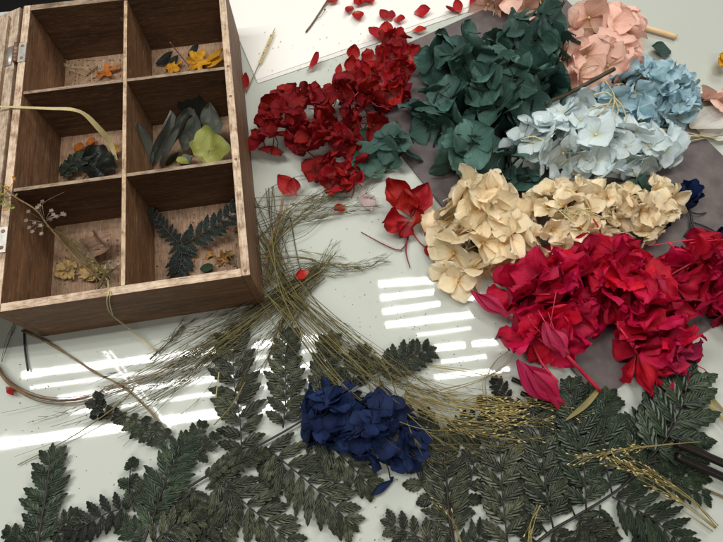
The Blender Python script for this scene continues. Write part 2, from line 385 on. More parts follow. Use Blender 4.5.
# ---- table
YAW = .1653
BW, BL, BH, BT = .24, .3903, .0853, .0085
E1 = Vector((math.cos(YAW), math.sin(YAW), 0)); E2 = Vector((-math.sin(YAW), math.cos(YAW), 0)); E3 = Vector((0, 0, 1))
BO = Vector((-.1058, .1811, 0)) - E1*BW          # front left base corner of the box
def bx(a, b, z=0): return BO + E1*a + E2*b + E3*z
BR = Matrix((E1, E2, E3)).transposed().to_4x4()
far = P(0, 11.5); fe = Vector((math.cos(.115), math.sin(.115), 0)); fn = Vector((-fe.y, fe.x, 0))
TM = Matrix((fe, fn, E3)).transposed().to_4x4()
ctr = far + fe*.55 - fn*.75 + Vector((0, 0, -.006))
tb = board('table_top', M['table'], (3.0, 1.5, .012), Matrix.Translation(ctr) @ TM, None, .0025)
tag(tb, kind='structure')
fm = MB(); fm.add([(-6, -6, -.76), (6, -6, -.76), (6, 6, -.76), (-6, 6, -.76)], [(0, 1, 2, 3)], [(0, 0), (1, 0), (1, 1), (0, 1)])
tag(fm.build('floor', M['floor']), kind='structure')

# ---- box
box = thing('wooden_box', 'open brown wooden box with six compartments and hinged lid, holding dried leaves', 'box', bx(BW/2, BL/2, 0))
RX = BR                                                # x along E1
RY = Matrix((E2, -E1, E3)).transposed().to_4x4()       # x along E2
def upright(name, mat, along, a, b, length, thick, z0, z1, parent=box, bev=.0006):
    base = RX if along == 'x' else RY
    # local y = height direction, z = thickness
    Rm = base @ Matrix(((1, 0, 0, 0), (0, 0, -1, 0), (0, 1, 0, 0), (0, 0, 0, 1)))
    c = bx(a, b, (z0+z1)/2)
    return board(name, mat, (length, z1-z0, thick), Matrix.Translation(c) @ Rm, parent, bev)
upright('side_panel', M['wood'], 'y', BT/2, BL/2, BL, BT, 0, BH, bev=.0012)
upright('side_panel', M['wood'], 'y', BW-BT/2, BL/2, BL, BT, 0, BH, bev=.0012)
upright('end_panel', M['wood'], 'x', BW/2, BT/2, BW-2*BT, BT, .0003, BH-.0003, bev=.0008)
upright('end_panel', M['wood_shaded'], 'x', BW/2, BL-BT/2, BW-2*BT, BT, .0003, BH-.0003, bev=.0008)
board('bottom_panel', M['wood_floor'], (BL-2*BT-.0006, BW-2*BT-.0006, .004), Matrix.Translation(bx(BW/2, BL/2, .0028)) @ RY, box, 0)
FZ = .0048; TD = .0042
CW = (BW-2*BT-TD)/2; RL = (BL-2*BT-2*TD)/3
upright('long_divider', M['wood_edge'], 'y', BW/2, BL/2, BL-2*BT-.0006, TD, FZ, BH-.0012)
rows_b = [BT+RL+TD/2, BT+2*RL+TD*1.5]
for b in rows_b:
    for k in range(2):
        upright('cross_divider', M['wood_shaded'], 'x', BT+CW/2+k*(CW+TD), b, CW-.0004, TD, FZ, BH-.0018)
# nails sunk in the right-hand rim
nails = [(.5*(BW-BT)+.5*BW, b) for b in (BT*.6, rows_b[0], .5*(rows_b[0]+rows_b[1])+.02, rows_b[1])]
for a, b in nails:
    mb = MB(); ball(mb, bx(a, b, BH), .0018, .0018, .0006); mb.build('nail', M['rust'], box)
# lid folded out on the hinge side, its far edge down on the table
LA = math.asin((BH-.016)/BW)
lid_x = -E1*math.cos(LA) - E3*math.sin(LA); lid_n = -E1*math.sin(LA)*1 + E3*math.cos(LA)
hinge0 = bx(-.0045, 0, BH-.001)
def lp(s, b, h=0): return hinge0 + lid_x*s + E2*b + lid_n*h
LR = Matrix((E2, lid_x, E2.cross(lid_x))).transposed().to_4x4()
if LR.to_3x3().col[2].z < 0: LR = Matrix((E2, -lid_x, E2.cross(-lid_x))).transposed().to_4x4()
lid = board('lid', M['lidwood'], (BL, BW, .009), Matrix.Translation(lp(BW/2, BL/2, -.0045)) @ LR, box, .0012)
# moulding batten round the inside of the lid
for s0, s1, b0, b1 in ((.012, .024, .012, BL-.012), (BW-.024, BW-.012, .012, BL-.012)):
    o = board('batten', M['lidwood'], (b1-b0, s1-s0, .004), Matrix.Translation(lp((s0+s1)/2, (b0+b1)/2, .0021)) @ LR, box, .0008)
def hinge(px, py):
    d = P(px, py, BH)-BO; b = d.dot(E2)
    hm = board('hinge', M['steel'], (.028, .0085, .0012), Matrix.Translation(bx(.0046, b, BH+.0008)) @ RY, box, .0003)
    ORG[hm.name] = ORG[box.name]
    def sub(name, mb, mat):
        org = hm.matrix_basis.copy()
        inv = (Matrix.Translation(ORG[box.name]) @ org).inverted()
        mb.v = [inv @ v for v in mb.v]
        m = mb.mesh(name, mat); o = bpy.data.objects.new(name, m); COL.objects.link(o); o.parent = hm
    for k in range(5):
        mb = MB(); s = -.014+k*.0056
        tube(mb, [bx(-.0022, b+s+.0002, BH+.0016), bx(-.0022, b+s+.0054, BH+.0016)], .0023, sides=12); sub('knuckle', mb, M['rust'])
    mb = MB()
    q = [lp(.003, b-.014, .0012), lp(.013, b-.014, .0012), lp(.013, b+.014, .0012), lp(.003, b+.014, .0012)]
    q2 = [v-lid_n*.001 for v in q]
    mb.add(q+q2, [(0, 1, 2, 3), (7, 6, 5, 4), (0, 4, 5, 1), (1, 5, 6, 2), (2, 6, 7, 3), (3, 7, 4, 0)], [(0, 0)]*8); sub('leaf_plate', mb, M['steel'])
    for s in (-.009, .009):
        mb = MB(); ball(mb, bx(.0048, b+s, BH+.0014), .0021, .0021, .0008, 10, 6); sub('screw', mb, M['rust'])
        mb = MB(); ball(mb, lp(.009, b+s, .0013), .0021, .0021, .0008, 10, 6); sub('screw', mb, M['rust'])
hinge(20, 53); hinge(3, 240)

# ------------------------------------------------------------------ papers and board
def sheet(name, px, z, th, mat, label, cat, warp=.0006, n=14, group=None, pts=None, lift=None):
    """thin sheet with four corners; slight waviness"""
    c = pts or [P(x, y, z) for x, y in px]
    mb = MB(); vs = []; uv = []; fs = []
    for j in range(n+1):
        for i in range(n+1):
            u, v = i/n, j/n
            p = c[0].lerp(c[1], u).lerp(c[3].lerp(c[2], u), v)
            w = warp*(mnoise.noise(p*9+Vector((z*900, 0, 0)))+.6)
            if lift: w += lift(u, v)
            vs.append(p+Vector((0, 0, w+th))); uv.append((u, v))
    N = len(vs); vs += [v-Vector((0, 0, th)) for v in vs]; uv += uv
    for j in range(n):
        for i in range(n):
            a = j*(n+1)+i; fs.append((a, a+1, a+n+2, a+n+1)); fs.append((N+a, N+a+n+1, N+a+n+2, N+a+1))
    rim = [i for i in range(n+1)] + [j*(n+1)+n for j in range(1, n+1)] + [n*(n+1)+i for i in range(n-1, -1, -1)] + [j*(n+1) for j in range(n-1, 0, -1)]
    for k in range(len(rim)):
        a, b = rim[k], rim[(k+1) % len(rim)]; fs.append((a, N+a, N+b, b))
    mb.add(vs, fs, uv)
    o = mb.build(name, mat, smooth=False); tag(o, label, cat, group); return o
sheet('paper_sheet', [(258, 83.5), (506, -1), (470, -110), (205, -40)], .0006, .0004, M['paper'], 'lower white paper sheet, its edge just peeping out under the top sheet', 'paper', .0001)
sheet('paper_sheet', [(256.5, 80), (512, -8), (470, -112), (204, -43)],   .0012, .0004, M['paper'], 'upper white paper sheet with a twig and red petals on it', 'paper', .0003)
sheet('grey_board', [(337, 76), (597, 401), (821, 256), (547, -18)], .0012, .0022, M['board'], 'purple grey board lying under the flower heads', 'board', .0003)

# ------------------------------------------------------------------ flower heads
def rotz(a): return Matrix.Rotation(a, 4, 'Z')
def floret_mesh(style, key, mats, rng):
    mb = MB()
    if style == 'hyd':        # four broad rounded petals
        k = 4; a0 = rng.random()*6
        tilt = rng.uniform(.10, .5)
        for i in range(k):
            Mx = rotz(a0+i*2*PI/k+rng.uniform(-.18, .18)) @ Matrix.Translation((0, .05, .01*(i % 2))) @ Matrix.Rotation(tilt+rng.uniform(-.22, .22), 4, 'X') @ Matrix.Rotation(rng.uniform(-.3, .3), 4, 'Y')
            petal(mb, Mx, rng.uniform(.86, 1.08), rng.uniform(.92, 1.18), 'round', rng.uniform(.0, .4), rng.uniform(-.7, .55), rng.uniform(.025, .075), rng=rng, edge=.03)
        ball(mb, Vector((0, 0, .05)), .07, n=6, m=4, mi=1)
    elif style == 'hydc':     # the same, more crumpled
        k = 4; a0 = rng.random()*6
        for i in range(k):
            Mx = rotz(a0+i*2*PI/k+rng.uniform(-.3, .3)) @ Matrix.Translation((0, .04, 0)) @ Matrix.Rotation(rng.uniform(.1, 1.0), 4, 'X') @ Matrix.Rotation(rng.uniform(-.5, .5), 4, 'Y')
            petal(mb, Mx, rng.uniform(.8, 1.1), rng.uniform(.8, 1.1), 'round', rng.uniform(-.1, .6), rng.uniform(-.9, .9), rng.uniform(.07, .15), rng=rng, edge=.05)
        ball(mb, Vector((0, 0, .05)), .06, n=6, m=4, mi=1)
    elif style == 'azalea':   # funnel of five crumpled petals
        a0 = rng.random()*6
        for i in range(5):
            Mx = rotz(a0+i*2*PI/5+rng.uniform(-.3, .3)) @ Matrix.Translation((0, .03, 0)) @ Matrix.Rotation(rng.uniform(.15, 1.0), 4, 'X') @ Matrix.Rotation(rng.uniform(-.5, .5), 4, 'Y')
            petal(mb, Mx, rng.uniform(.8, 1.15), rng.uniform(.75, 1.15), rng.choice(['obov', 'point', 'round', 'obov']), rng.uniform(0, .5), rng.uniform(-.9, .5), rng.uniform(.09, .19), nu=11, nv=13, rng=rng, edge=.06)
    if style != 'azalea' or True:
        pts = spline([(0, 0, .03), (rng.uniform(-.1, .1), rng.uniform(-.1, .1), -.5), (rng.uniform(-.3, .3), rng.uniform(-.3, .3), -1.0)], 5)
        tube(mb, pts, .045, .03, sides=4, mi=1)
    return mb.mesh('floret', mats)
FLM = {}
def florets_for(style, matkey, stem):
    k = (style, matkey, stem)
    if k not in FLM:
        rr = random.Random(hash(style) % 1 + len(FLM)*13+5)
        FLM[k] = [floret_mesh(style, matkey, [M[matkey], M[stem]], rr) for _ in range(9)]
    return FLM[k]
def head(name, label, cat, blobs, n, ppx, matkey, stem='pedicel', style='hyd', seed=0, group=None, jit=.45, low=-.25, stempath=None, stemr=.0022, extra=None, szj=.2, part='floret', shrink=.3):
    """blobs: (px, py, rx, ry, z centre, height) in photograph pixels / metres"""
    rg = random.Random(seed*7+3)
    B = []
    for (x, y, rx, ry, zc, hz) in blobs:
        s = mpp(x, y, zc); B.append((P(x, y, zc), max(rx-shrink*ppx, rx*.45)*s, max(ry-shrink*ppx, ry*.45)*s, hz))
    base = sum((b[0] for b in B), Vector())/len(B); base.z = .004
    root = thing(name, label, cat, base, group)
    meshes = florets_for(style, matkey, stem)
    pts = []
    wts = [b[1]*b[2] for b in B]
    for i in range(n):
        best = None; bd = -1
        for t in range(14):
            c, rx, ry, hz = rg.choices(B, wts)[0]
            zz = rg.uniform(low, 1); an = rg.random()*2*PI; rr = math.sqrt(max(0, 1-zz*zz))
            d = Vector((rr*math.cos(an), rr*math.sin(an), zz))
            p = c+Vector((d.x*rx, d.y*ry, d.z*hz))
            if p.z < .009: continue
            inside = False
            for c2, rx2, ry2, hz2 in B:
                if c2 is c: continue
                q = p-c2
                if (q.x/rx2)**2+(q.y/ry2)**2+(q.z/hz2)**2 < .72: inside = True; break
            if inside: continue
            dd = min([(p-q[0]).length for q in pts], default=9)
            if dd > bd: bd = dd; best = (p, Vector((d.x/rx, d.y/ry, d.z/hz)).normalized())
        if best: pts.append(best)
    sc = ppx*mpp(blobs[0][0], blobs[0][1], .03)
    for p, nrm in pts:
        nn = (nrm+Vector((rg.gauss(0, jit), rg.gauss(0, jit), rg.gauss(0, jit)+.25))).normalized()
        q = nn.to_track_quat('Z', 'Y').to_matrix().to_4x4() @ rotz(rg.random()*6.3)
        o = bpy.data.objects.new(part, rg.choice(meshes)); COL.objects.link(o); o.parent = root
        k = sc*rg.uniform(1-szj, 1+szj)
        o.matrix_basis = Matrix.Translation(p-nn*(sc*.25)-base) @ q @ Matrix.Scale(k, 4)
    # branching stalk inside the head
    mb = MB(); cen = base+Vector((0, 0, .010))
    sp = stempath or [base+Vector((.01, 0, 0)), cen]
    tube(mb, spline(sp, 8), stemr, stemr*.8, 6)
    mb.build('main_stem', M[stem], root)
    if extra: extra(root)
    return root
def stalks(name, mat, r):
    def f(paths):
        def g(root):
            for pth in paths:
                mb = MB(); tube(mb, spline([P(*q) for q in pth], 10), r, r*.7, 5); mb.build(name, M[mat], root)
        return g
    return f

# red hydrangea, left
head('red_hydrangea', 'big dark red dried hydrangea cluster between the box and the grey board', 'flower head',
     [(300, 118, 38, 30, .014, .030), (350, 108, 36, 24, .016, .038), (285, 132, 30, 28, .012, .024), (325, 145, 40, 26, .012, .026), (365, 120, 26, 28, .014, .030), (335, 170, 26, 14, .010, .016)],
     64, 16.5, 'red', 'redstem', 'hydc', 1, jit=.8)
head('red_hydrangea', 'smaller red hydrangea sprig on the board just below the paper edge', 'flower head',
     [(375, 75, 22, 22, .012, .022), (398, 62, 20, 18, .012, .018), (385, 92, 22, 16, .012, .022), (394, 44, 15, 11, .010, .012)], 27, 16.5, 'red2', 'redstem', 'hydc', 2)
head('red_hydrangea', 'low red sprig between the dark green sprig and the loose red petal', 'flower head',
     [(340, 182, 22, 14, .008, .014), (350, 172, 18, 10, .008, .012)], 9, 15., 'red2', 'redstem', 'hydc', 3)
# dark green hydrangea
head('dark_green_hydrangea', 'big dark blue green hydrangea head, the largest flower in the middle', 'flower head',
     [(528, 45, 46, 38, .026, .044), (462, 72, 40, 34, .024, .046), (502, 98, 54, 42, .026, .052), (540, 100, 26, 32, .022, .040), (440, 112, 32, 34, .018, .034), (462, 158, 36, 32, .014, .028), (505, 160, 30, 26, .014, .026), (530, 140, 20, 20, .016, .026)],
     76, 23.5, 'green', 'darkstem', 'hyd', 4, jit=.75, shrink=.55)
head('dark_green_sprig', 'small dark green sprig beside the big red cluster', 'flower head',
     [(388, 148, 24, 20, .012, .020), (372, 158, 14, 14, .010, .014)], 6, 21., 'green', 'darkstem', 'hyd', 5, jit=.4)
head('dark_green_sprig', 'low dark green sprig squeezed between the pale blue and cream flowers', 'flower head',
     [(520, 183, 30, 12, .008, .012), (640, 195, 14, 8, .012, .012)], 7, 19., 'green', 'darkstem', 'hyd', 6, jit=.4)
# pink
head('pink_hydrangea', 'salmon pink hydrangea cluster beside the dark green head', 'flower head',
     [(602, 32, 30, 30, .016, .036), (578, 66, 30, 28, .014, .030), (606, 66, 28, 28, .016, .032), (590, 88, 24, 14, .012, .018)], 34, 21., 'pink', 'pedicel', 'hyd', 7, shrink=.08)
head('pink_hydrangea', 'pink hydrangea peeking out above the dark green head at the top edge', 'flower head',
     [(500, 2, 22, 12, .014, .02), (535, 5, 18, 12, .012, .018)], 7, 20., 'pink', 'pedicel', 'hyd', 8)
head('pink_floret', 'pale pink floret at the right edge below the yellow flower', 'flower head',
     [(718, 100, 14, 10, .010, .010)], 3, 20., 'pink', 'pedicel', 'hyd', 9)
# blues
head('sky_blue_hydrangea', 'sky blue hydrangea cluster, bluer and farther back than the pale one', 'flower head',
     [(640, 95, 38, 24, .014, .032), (665, 100, 24, 26, .012, .026), (620, 110, 24, 20, .012, .026), (650, 118, 30, 16, .010, .022)], 36, 20., 'blue', 'pedicel', 'hydc', 10, shrink=.08,
     extra=stalks('stalk', 'pedicel', .0010)([[(642, 128, .012), (675, 130, .014), (702, 136, .010), (730, 140, .008)], [(640, 120, .014), (668, 131, .016), (700, 137, .010)], [(655, 143, .016), (680, 138, .014), (700, 135, .010)], [(645, 140, .010), (672, 143, .010), (700, 139, .008), (726, 134, .007)]]))
head('pale_blue_hydrangea', 'pale bluish white hydrangea cluster in front of the sky blue one', 'flower head',
     [(540, 146, 38, 28, .024, .034), (580, 140, 40, 28, .022, .036), (625, 148, 40, 28, .018, .032), (655, 152, 26, 22, .014, .026), (600, 165, 56, 18, .012, .022), (575, 112, 24, 18, .022, .026), (560, 128, 24, 18, .022, .03)], 56, 19.5, 'pale', 'pedicel', 'hyd', 11,
     extra=stalks('stalk', 'pedicel', .0010)([[(604, 78, .030), (608, 85, .034), (614, 95, .046), (612, 112, .050), (600, 124, .050)], [(568, 101, .034), (585, 98, .040), (604, 92, .044), (612, 96, .046)], [(612, 98, .046), (606, 108, .052), (596, 116, .052), (584, 122, .050)], [(614, 97, .046), (622, 106, .050), (626, 118, .05), (624, 130, .046)], [(615, 100, .048), (618, 112, .054), (608, 124, .052)], [(613, 104, .05), (600, 106, .052), (588, 112, .05), (578, 122, .046)]]))
# cream
head('cream_hydrangea', 'cream hydrangea head with large smooth petals at the left of the cream row', 'flower head',
     [(478, 215, 36, 32, .018, .042), (470, 250, 30, 26, .014, .036), (500, 240, 26, 28, .014, .036), (465, 272, 24, 20, .010, .018)], 36, 23., 'cream', 'pedicel', 'hyd', 12, jit=.4, shrink=.08)
head('cream_hydrangea', 'crumpled cream hydrangea with thin stalks showing in the middle of the cream row', 'flower head',
     [(560, 215, 36, 28, .016, .036), (590, 210, 24, 24, .014, .030), (545, 245, 30, 18, .012, .028), (575, 235, 30, 18, .012, .026)], 44, 17., 'cream', 'pedicel', 'hydc', 13, jit=.7, shrink=.08,
     extra=stalks('stalk', 'pedicel', .0007)([[(570+R.uniform(-8, 8), 218+R.uniform(-6, 6), .040), (570+R.uniform(-16, 22), 212+R.uniform(-12, 12), R.uniform(.044, .055)), (570+R.uniform(-26, 40), 208+R.uniform(-20, 18), R.uniform(.046, .056))] for _ in range(9)]))
head('cream_hydrangea', 'golden cream hydrangea florets at the right end of the cream row beside the navy bud', 'flower head',
     [(630, 215, 24, 24, .014, .028), (655, 205, 20, 20, .012, .024), (640, 228, 18, 14, .012, .022)], 24, 18., 'cream', 'pedicel', 'hydc', 14, jit=.6, shrink=.08)
# navy
head('navy_hydrangea', 'navy blue hydrangea cluster lying on the fern fronds', 'flower head',
     [(335, 408, 30, 20, .018, .030), (372, 420, 34, 24, .018, .032), (400, 440, 22, 24, .016, .026), (325, 430, 20, 16, .014, .018), (352, 430, 26, 20, .016, .026), (378, 450, 24, 14, .014, .018)], 44, 16.5, 'navy', 'darkstem', 'hyd', 15, jit=.5, shrink=.15,
     extra=stalks('stalk', 'darkstem', .0007)([[(322, 472, .008), (335, 482, .010), (352, 484, .010), (362, 462, .018)], [(390, 478, .006), (388, 468, .012), (382, 455, .018)]]))
# crimson azalea bunches
head('crimson_azalea', 'large crimson azalea bunch below the cream flowers with buds spilling from it', 'flower head',
     [(545, 288, 34, 24, .018, .030), (596, 270, 34, 18, .018, .034), (622, 292, 28, 26, .018, .032), (552, 318, 30, 20, .014, .026), (612, 300, 24, 18, .012, .022), (640, 322, 26, 26, .014, .026), (640, 350, 28, 18, .012, .020), (545, 345, 24, 12, .010, .016), (660, 345, 20, 20, .012, .02)], 44, 34., 'crimson', 'pinkstem', 'azalea', 16, jit=.55, shrink=.08,
     extra=stalks('stamen', 'pinkstem', .0006)([[(538, 310, .045), (545, 322, .048), (556, 340, .040), (566, 352, .034)], [(535, 318, .04), (528, 316, .046), (538, 330, .042), (558, 345, .036)], [(556, 292, .060), (552, 315, .054), (549, 335, .044)], [(548, 312, .05), (556, 335, .046), (562, 349, .036)], [(652, 372, .022), (650, 388, .012), (656, 405, .004), (659, 410, .003)], [(656, 372, .022), (657, 390, .012), (660, 408, .004)], [(690, 372, .022), (688, 382, .012), (691, 392, .006)], [(698, 366, .02), (706, 371, .014), (708, 380, .006)]]))
head('crimson_azalea', 'second crimson azalea bunch cut by the right edge of the photo', 'flower head',
     [(698, 268, 26, 16, .016, .030), (718, 288, 26, 22, .016, .030), (738, 300, 26, 22, .014, .028), (706, 298, 18, 12, .012, .020)], 20, 34., 'crimson', 'pinkstem', 'azalea', 17, jit=.55, shrink=.08,
     extra=stalks('stamen', 'pinkstem', .0006)([[(648, 246, .030), (690, 240, .046), (735, 238, .040)], [(690, 243, .046), (715, 240, .046), (740, 240, .04)]]))
head('crimson_azalea', 'crimson azalea flower with open magenta petals above the fern at the lower right', 'flower head',
     [(668, 358, 20, 14, .012, .018)], 4, 26., 'magenta', 'pinkstem', 'azalea', 18, jit=.5)

# ---- buds, tubes and single flowers
def bud(name, label, cat, pts, widths, mat, stem, stempts=None, sr=.001, group=None):
    p = [P(*q) for q in pts]
    root = thing(name, label, cat, (p[0].x, p[0].y, .002), group)
    mb = MB(); d = p[-1]-p[0]
    for k in range(4):
        Mx = frame(p[0], p[-1], Vector((0, 0, 1))) @ Matrix.Rotation(k*PI/2+.3, 4, 'Y') @ Matrix.Translation((0, 0, widths*.28))
        petal(mb, Mx, d.length*(1-.06*k), widths*1.25, 'point', -.75, -.12, .035, nu=8, nv=10)
    mb.build('bud_petals', M[mat], root)
    if stempts:
        mb = MB(); tube(mb, spline([P(*q) for q in stempts], 10), sr, sr*1.1, 6); mb.build('stem', M[stem], root)
    return root
bud('azalea_bud', 'pointed magenta bud on a thin stalk left of the crimson bunch', 'flower bud', [(509, 316, .022), (489, 303, .02), (471, 291, .016)], .015, 'magenta', 'pinkstem', [(509, 316, .022), (522, 326, .026), (538, 338, .028), (555, 352, .03)], .0011)
bud('azalea_bud', 'long crimson flower tube with a thick stalk running down to the fern', 'flower bud', [(567, 356, .044), (556, 340, .046), (543, 322, .046)], .019, 'magenta', 'pinkstem', [(565, 353, .044), (573, 362, .040), (586, 376, .026), (600, 391, .014)], .0018)
bud('azalea_bud', 'big drooping magenta bud over the dark cut stems', 'flower bud', [(561, 405, .014), (548, 385, .026), (516, 360, .030)], .024, 'magenta', 'pinkstem', None)
def loose(name, label, cat, petals, mat, group=None, z=0.):
    """petals: (base px,py, tip px,py, width px, z, curl)"""
    mb = MB(); b0 = None
    for (x0, y0, x1, y1, w, zz, curl) in petals:
        p0, p1 = P(x0, y0, zz), P(x1, y1, zz+.002); b0 = b0 or p0
        petal(mb, frame(p0, p1, Vector((R.uniform(-.3, .3), R.uniform(-.3, .3), 1))), (p1-p0).length*1.08, w*mpp(x0, y0), 'round', .3, curl, .06)
    o = mb.build(name, M[mat], org=Vector((b0.x, b0.y, min(v.z for v in mb.v))))
    return tag(o, label, cat, group)
LP = 'loose red petals scattered about the paper and table'
zp = .0032
for lab, pl in [
    ('rounded red petal lying alone on the paper, nearer the red sprig', [(414, 13, 430, 12, 13, zp, .5)]),
    ('small oval red petal at the paper edge beside the board', [(412, 31, 426, 30, 9, zp, .3)]),
    ('pair of red petals joined in a fold on the paper close to the board tip', [(460, 12, 445, 11, 8, zp, .6), (460, 14, 456, 2, 10, zp, .5)]),
    ('red petal at the top edge just above the board tip', [(470, 8, 476, -4, 9, zp, .6)]),
    ('three red petals together on the paper below the twig end', [(388, 20, 380, 12, 12, zp, .4), (390, 21, 392, 12, 10, zp, .4), (394, 20, 405, 21, 12, zp, .5)]),
    ('folded red floret on the paper above the red sprig', [(384, 38, 368, 32, 14, .006, .5), (385, 38, 388, 25, 16, .006, .6), (387, 38, 405, 37, 14, .006, .4)]),
    ('red floret hanging into the top edge by the twig', [(338, -2, 328, 4, 12, zp, .4), (352, 6, 347, 14, 9, zp, .4), (356, 11, 360, 21, 12, zp, .4), (364, -4, 355, 6, 12, zp, .3)]),
    ('red floret on the top edge right of the twig', [(368, -4, 362, 5, 11, zp, .4), (370, -3, 371, 5, 9, zp, .4)]),
    ('folded red petal on the paper edge left of the sprig', [(309, 70, 321, 57, 9, .006, .7)]),
    ('tiny red petal on the bare table left of the sprig', [(337, 77, 340, 66, 7, .003, .5)]),
    ('rolled red petal at the board corner', [(352, 62, 353, 48, 14, .006, 1.2), (350, 76, 352, 60, 15, .006, 1.2)]),
    ('red petal touching the right side of the box beside the straw ear', [(243, 92, 246, 76, 10, .004, .5)]),
    ('crumpled bright red petal on the grass, the largest of the loose ones', [(296, 196, 280, 178, 18, .010, .5), (294, 195, 294, 180, 14, .011, .6)]),
    ('red petal lying by itself on the table under the low red sprig', [(346, 206, 334, 212, 11, .004, .6)]),
    ('dull red petal caught in the grass bundle', [(309, 271, 294, 279, 10, .012, .6)]),
    ('tiny red petal by the brown papery blade near the left edge', [(6, 387, 16, 395, 6, .003, .4)]),
]: loose('red_petal', lab, 'petal', pl, 'red2', LP)
loose('mauve_petal', 'pale mauve petal on the table beside the red azalea flower', 'petal', [(362, 190, 370, 212, 18, .004, .3)], 'mauve')
loose('cream_petal', 'pale cream petal standing behind the red azalea flower', 'petal', [(425, 232, 427, 205, 18, .008, .2)], 'cream')
loose('green_petal', 'single dark green petal on the bare table above the sky blue cluster', 'petal', [(671, 53, 650, 50, 19, .003, .4)], 'green')
loose('navy_petal', 'narrow navy petal on the table below the navy cluster', 'petal', [(393, 480, 371, 493, 9, .004, .3), (390, 481, 394, 477, 4, .004, .3)], 'navy')
loose('white_petal', 'broad white petal on the table under the pink floret at the right edge', 'petal', [(690, 128, 728, 116, 34, .006, .3), (700, 134, 730, 134, 22, .004, .2)], 'white')
loose('yellow_flower', 'yellow flower cut by the right edge of the photo', 'petal', [(728, 62, 718, 56, 16, .010, .4), (728, 62, 718, 68, 16, .010, .4)], 'yellow')
# red azalea flower on the table
def flower(name, label, petals, mat, stem, stems, tube_seg=None):
    p0 = P(petals[0][0], petals[0][1], petals[0][4])
    root = thing(name, label, 'flower', (p0.x, p0.y, .002))
    for (x0, y0, x1, y1, zb, zt, w, curl) in petals:
        mb = MB(); a, b = P(x0, y0, zb), P(x1, y1, zt)
        petal(mb, frame(a, b, Vector((R.uniform(-.4, .4), R.uniform(-.4, .4), 1))), (b-a).length, w*mpp(x0, y0)*1.1, R.choice(['obov', 'round', 'point']), .35, curl, .17, nu=10, nv=11, edge=.05)
        mb.build('petal', M[mat], root)
    for st in stems:
        mb = MB(); tube(mb, spline([P(*q) for q in st], 10), .0011, .0006, 5); mb.build('stem', M[stem], root)
flower('red_azalea', 'red azalea flower with a forked red stalk on the bare table', [
    (411, 218, 386, 180, .012, .022, 24, .4), (411, 218, 427, 183, .012, .024, 24, .5), (411, 220, 380, 226, .012, .014, 22, .4),
    (410, 222, 398, 238, .012, .010, 18, .4), (412, 220, 424, 222, .012, .020, 20, .7), (411, 216, 405, 188, .014, .03, 22, .6), (411, 217, 419, 200, .012, .028, 16, .8)], 'red2', 'redstem',
    [[(411, 222, .012), (408, 238, .006), (401, 250, .004), (385, 245, .004), (361, 232, .003)], [(408, 238, .006), (406, 252, .004), (410, 268, .003)], [(411, 230, .006), (420, 243, .004), (431, 250, .004)]])
flower('red_azalea', 'small dark red flower tucked against the left side of the cream flowers', [
    (433, 243, 424, 232, .006, .012, 9, .5), (433, 243, 437, 228, .006, .014, 11, .5), (433, 244, 428, 258, .006, .006, 12, .5), (434, 244, 440, 250, .006, .010, 12, .5)], 'red', 'redstem', [])

# navy rosebuds
def rosebud(label, x, y, rpx, stems, seed):
    rg = random.Random(seed); c = P(x, y, .014); s = mpp(x, y, .014); r = rpx*s
    root = thing('navy_rosebud', label, 'flower bud', (c.x, c.y, .004), 'navy rosebuds at the right edge')
    for k in range(11):
        mb = MB(); a = k*2.4; rr = r*(.25+.06*k)
        b = c+Vector((math.cos(a)*rr*.8, math.sin(a)*rr*.8, -r*.7))
        t = b+Vector((math.cos(a)*r*.25, math.sin(a)*r*.25+r*.15, r*(1.7-.06*k)))
        petal(mb, frame(b, t, Vector((-math.cos(a), -math.sin(a), .2))), (t-b).length, r*1.5, 'round', .6, rg.uniform(-.2, .5), .07, rng=rg)
        mb.build('petal', M['navy'], root)
    for st in stems:
        mb = MB(); tube(mb, spline([P(*q) for q in st], 8), .0010, .0008, 5); mb.build('stem', M['darkstem'], root)
rosebud('navy rosebud with dark forked stalks lying on the grey board', 685, 197, 17, [[(690, 212, .01), (692, 224, .008), (684, 236, .006)], [(691, 214, .01), (693, 226, .008), (701, 238, .005)], [(690, 212, .01), (698, 214, .008), (706, 213, .006)], [(692, 222, .008), (704, 226, .006), (716, 232, .006)], [(691, 216, .009), (690, 230, .006), (692, 238, .005)]], 1)
rosebud('navy rosebud cut by the right edge behind the second crimson bunch', 722, 243, 16, [[(716, 240, .01), (706, 245, .008), (694, 244, .006)]], 2)
rosebud('small navy rosebud squeezed beside the golden cream florets', 664, 222, 9, [], 3)

# ------------------------------------------------------------------ ferns
def leaflet(mb, p0, p1, w, up, teeth=6, rng=R, arch=.12, blunt=.78):
    """toothed leaflet: midrib row, quilted flank row and toothed edge row on each side"""
    Mx = frame(p0, p1, up); L = (p1-p0).length
    n = teeth*2; vs = []; uv = []; fs = []
    ph = rng.uniform(-.12, .12); kid = rng.randrange(200)
    for j in range(n+1):
        v = j/n
        prof = max(0., math.sin(PI*min(1, (.09+.91*v)**.74)))**blunt if v < 1 else 0.
        ww = w*.5*prof
        z0 = arch*L*(.25-(v-.5)**2) + rng.uniform(-.004, .004)*L
        for u in (-2, -1, 0, 1, 2):
            a = abs(u)/2; tooth = 1.0
            sh = 0.
            if abs(u) == 2: tooth = 1.06 if j % 2 else .80; sh = (.03 if j % 2 else -.015)*L
            q = Vector((math.copysign(ww*a*tooth, u) + ph*L*v*v, v*L + (a*.10*L + sh)*(1-v**3), z0 + (w*.085 if abs(u) == 1 else 0)*(1 if j % 2 else .55) - a*a*w*.08))
            vs.append(Mx @ q); uv.append((u*.25+.5, .01+v*.97+kid))
    for j in range(n):
        for i in range(4):
            a = j*5+i; fs.append((a, a+1, a+6, a+5))
    mb.add(vs, fs, uv)
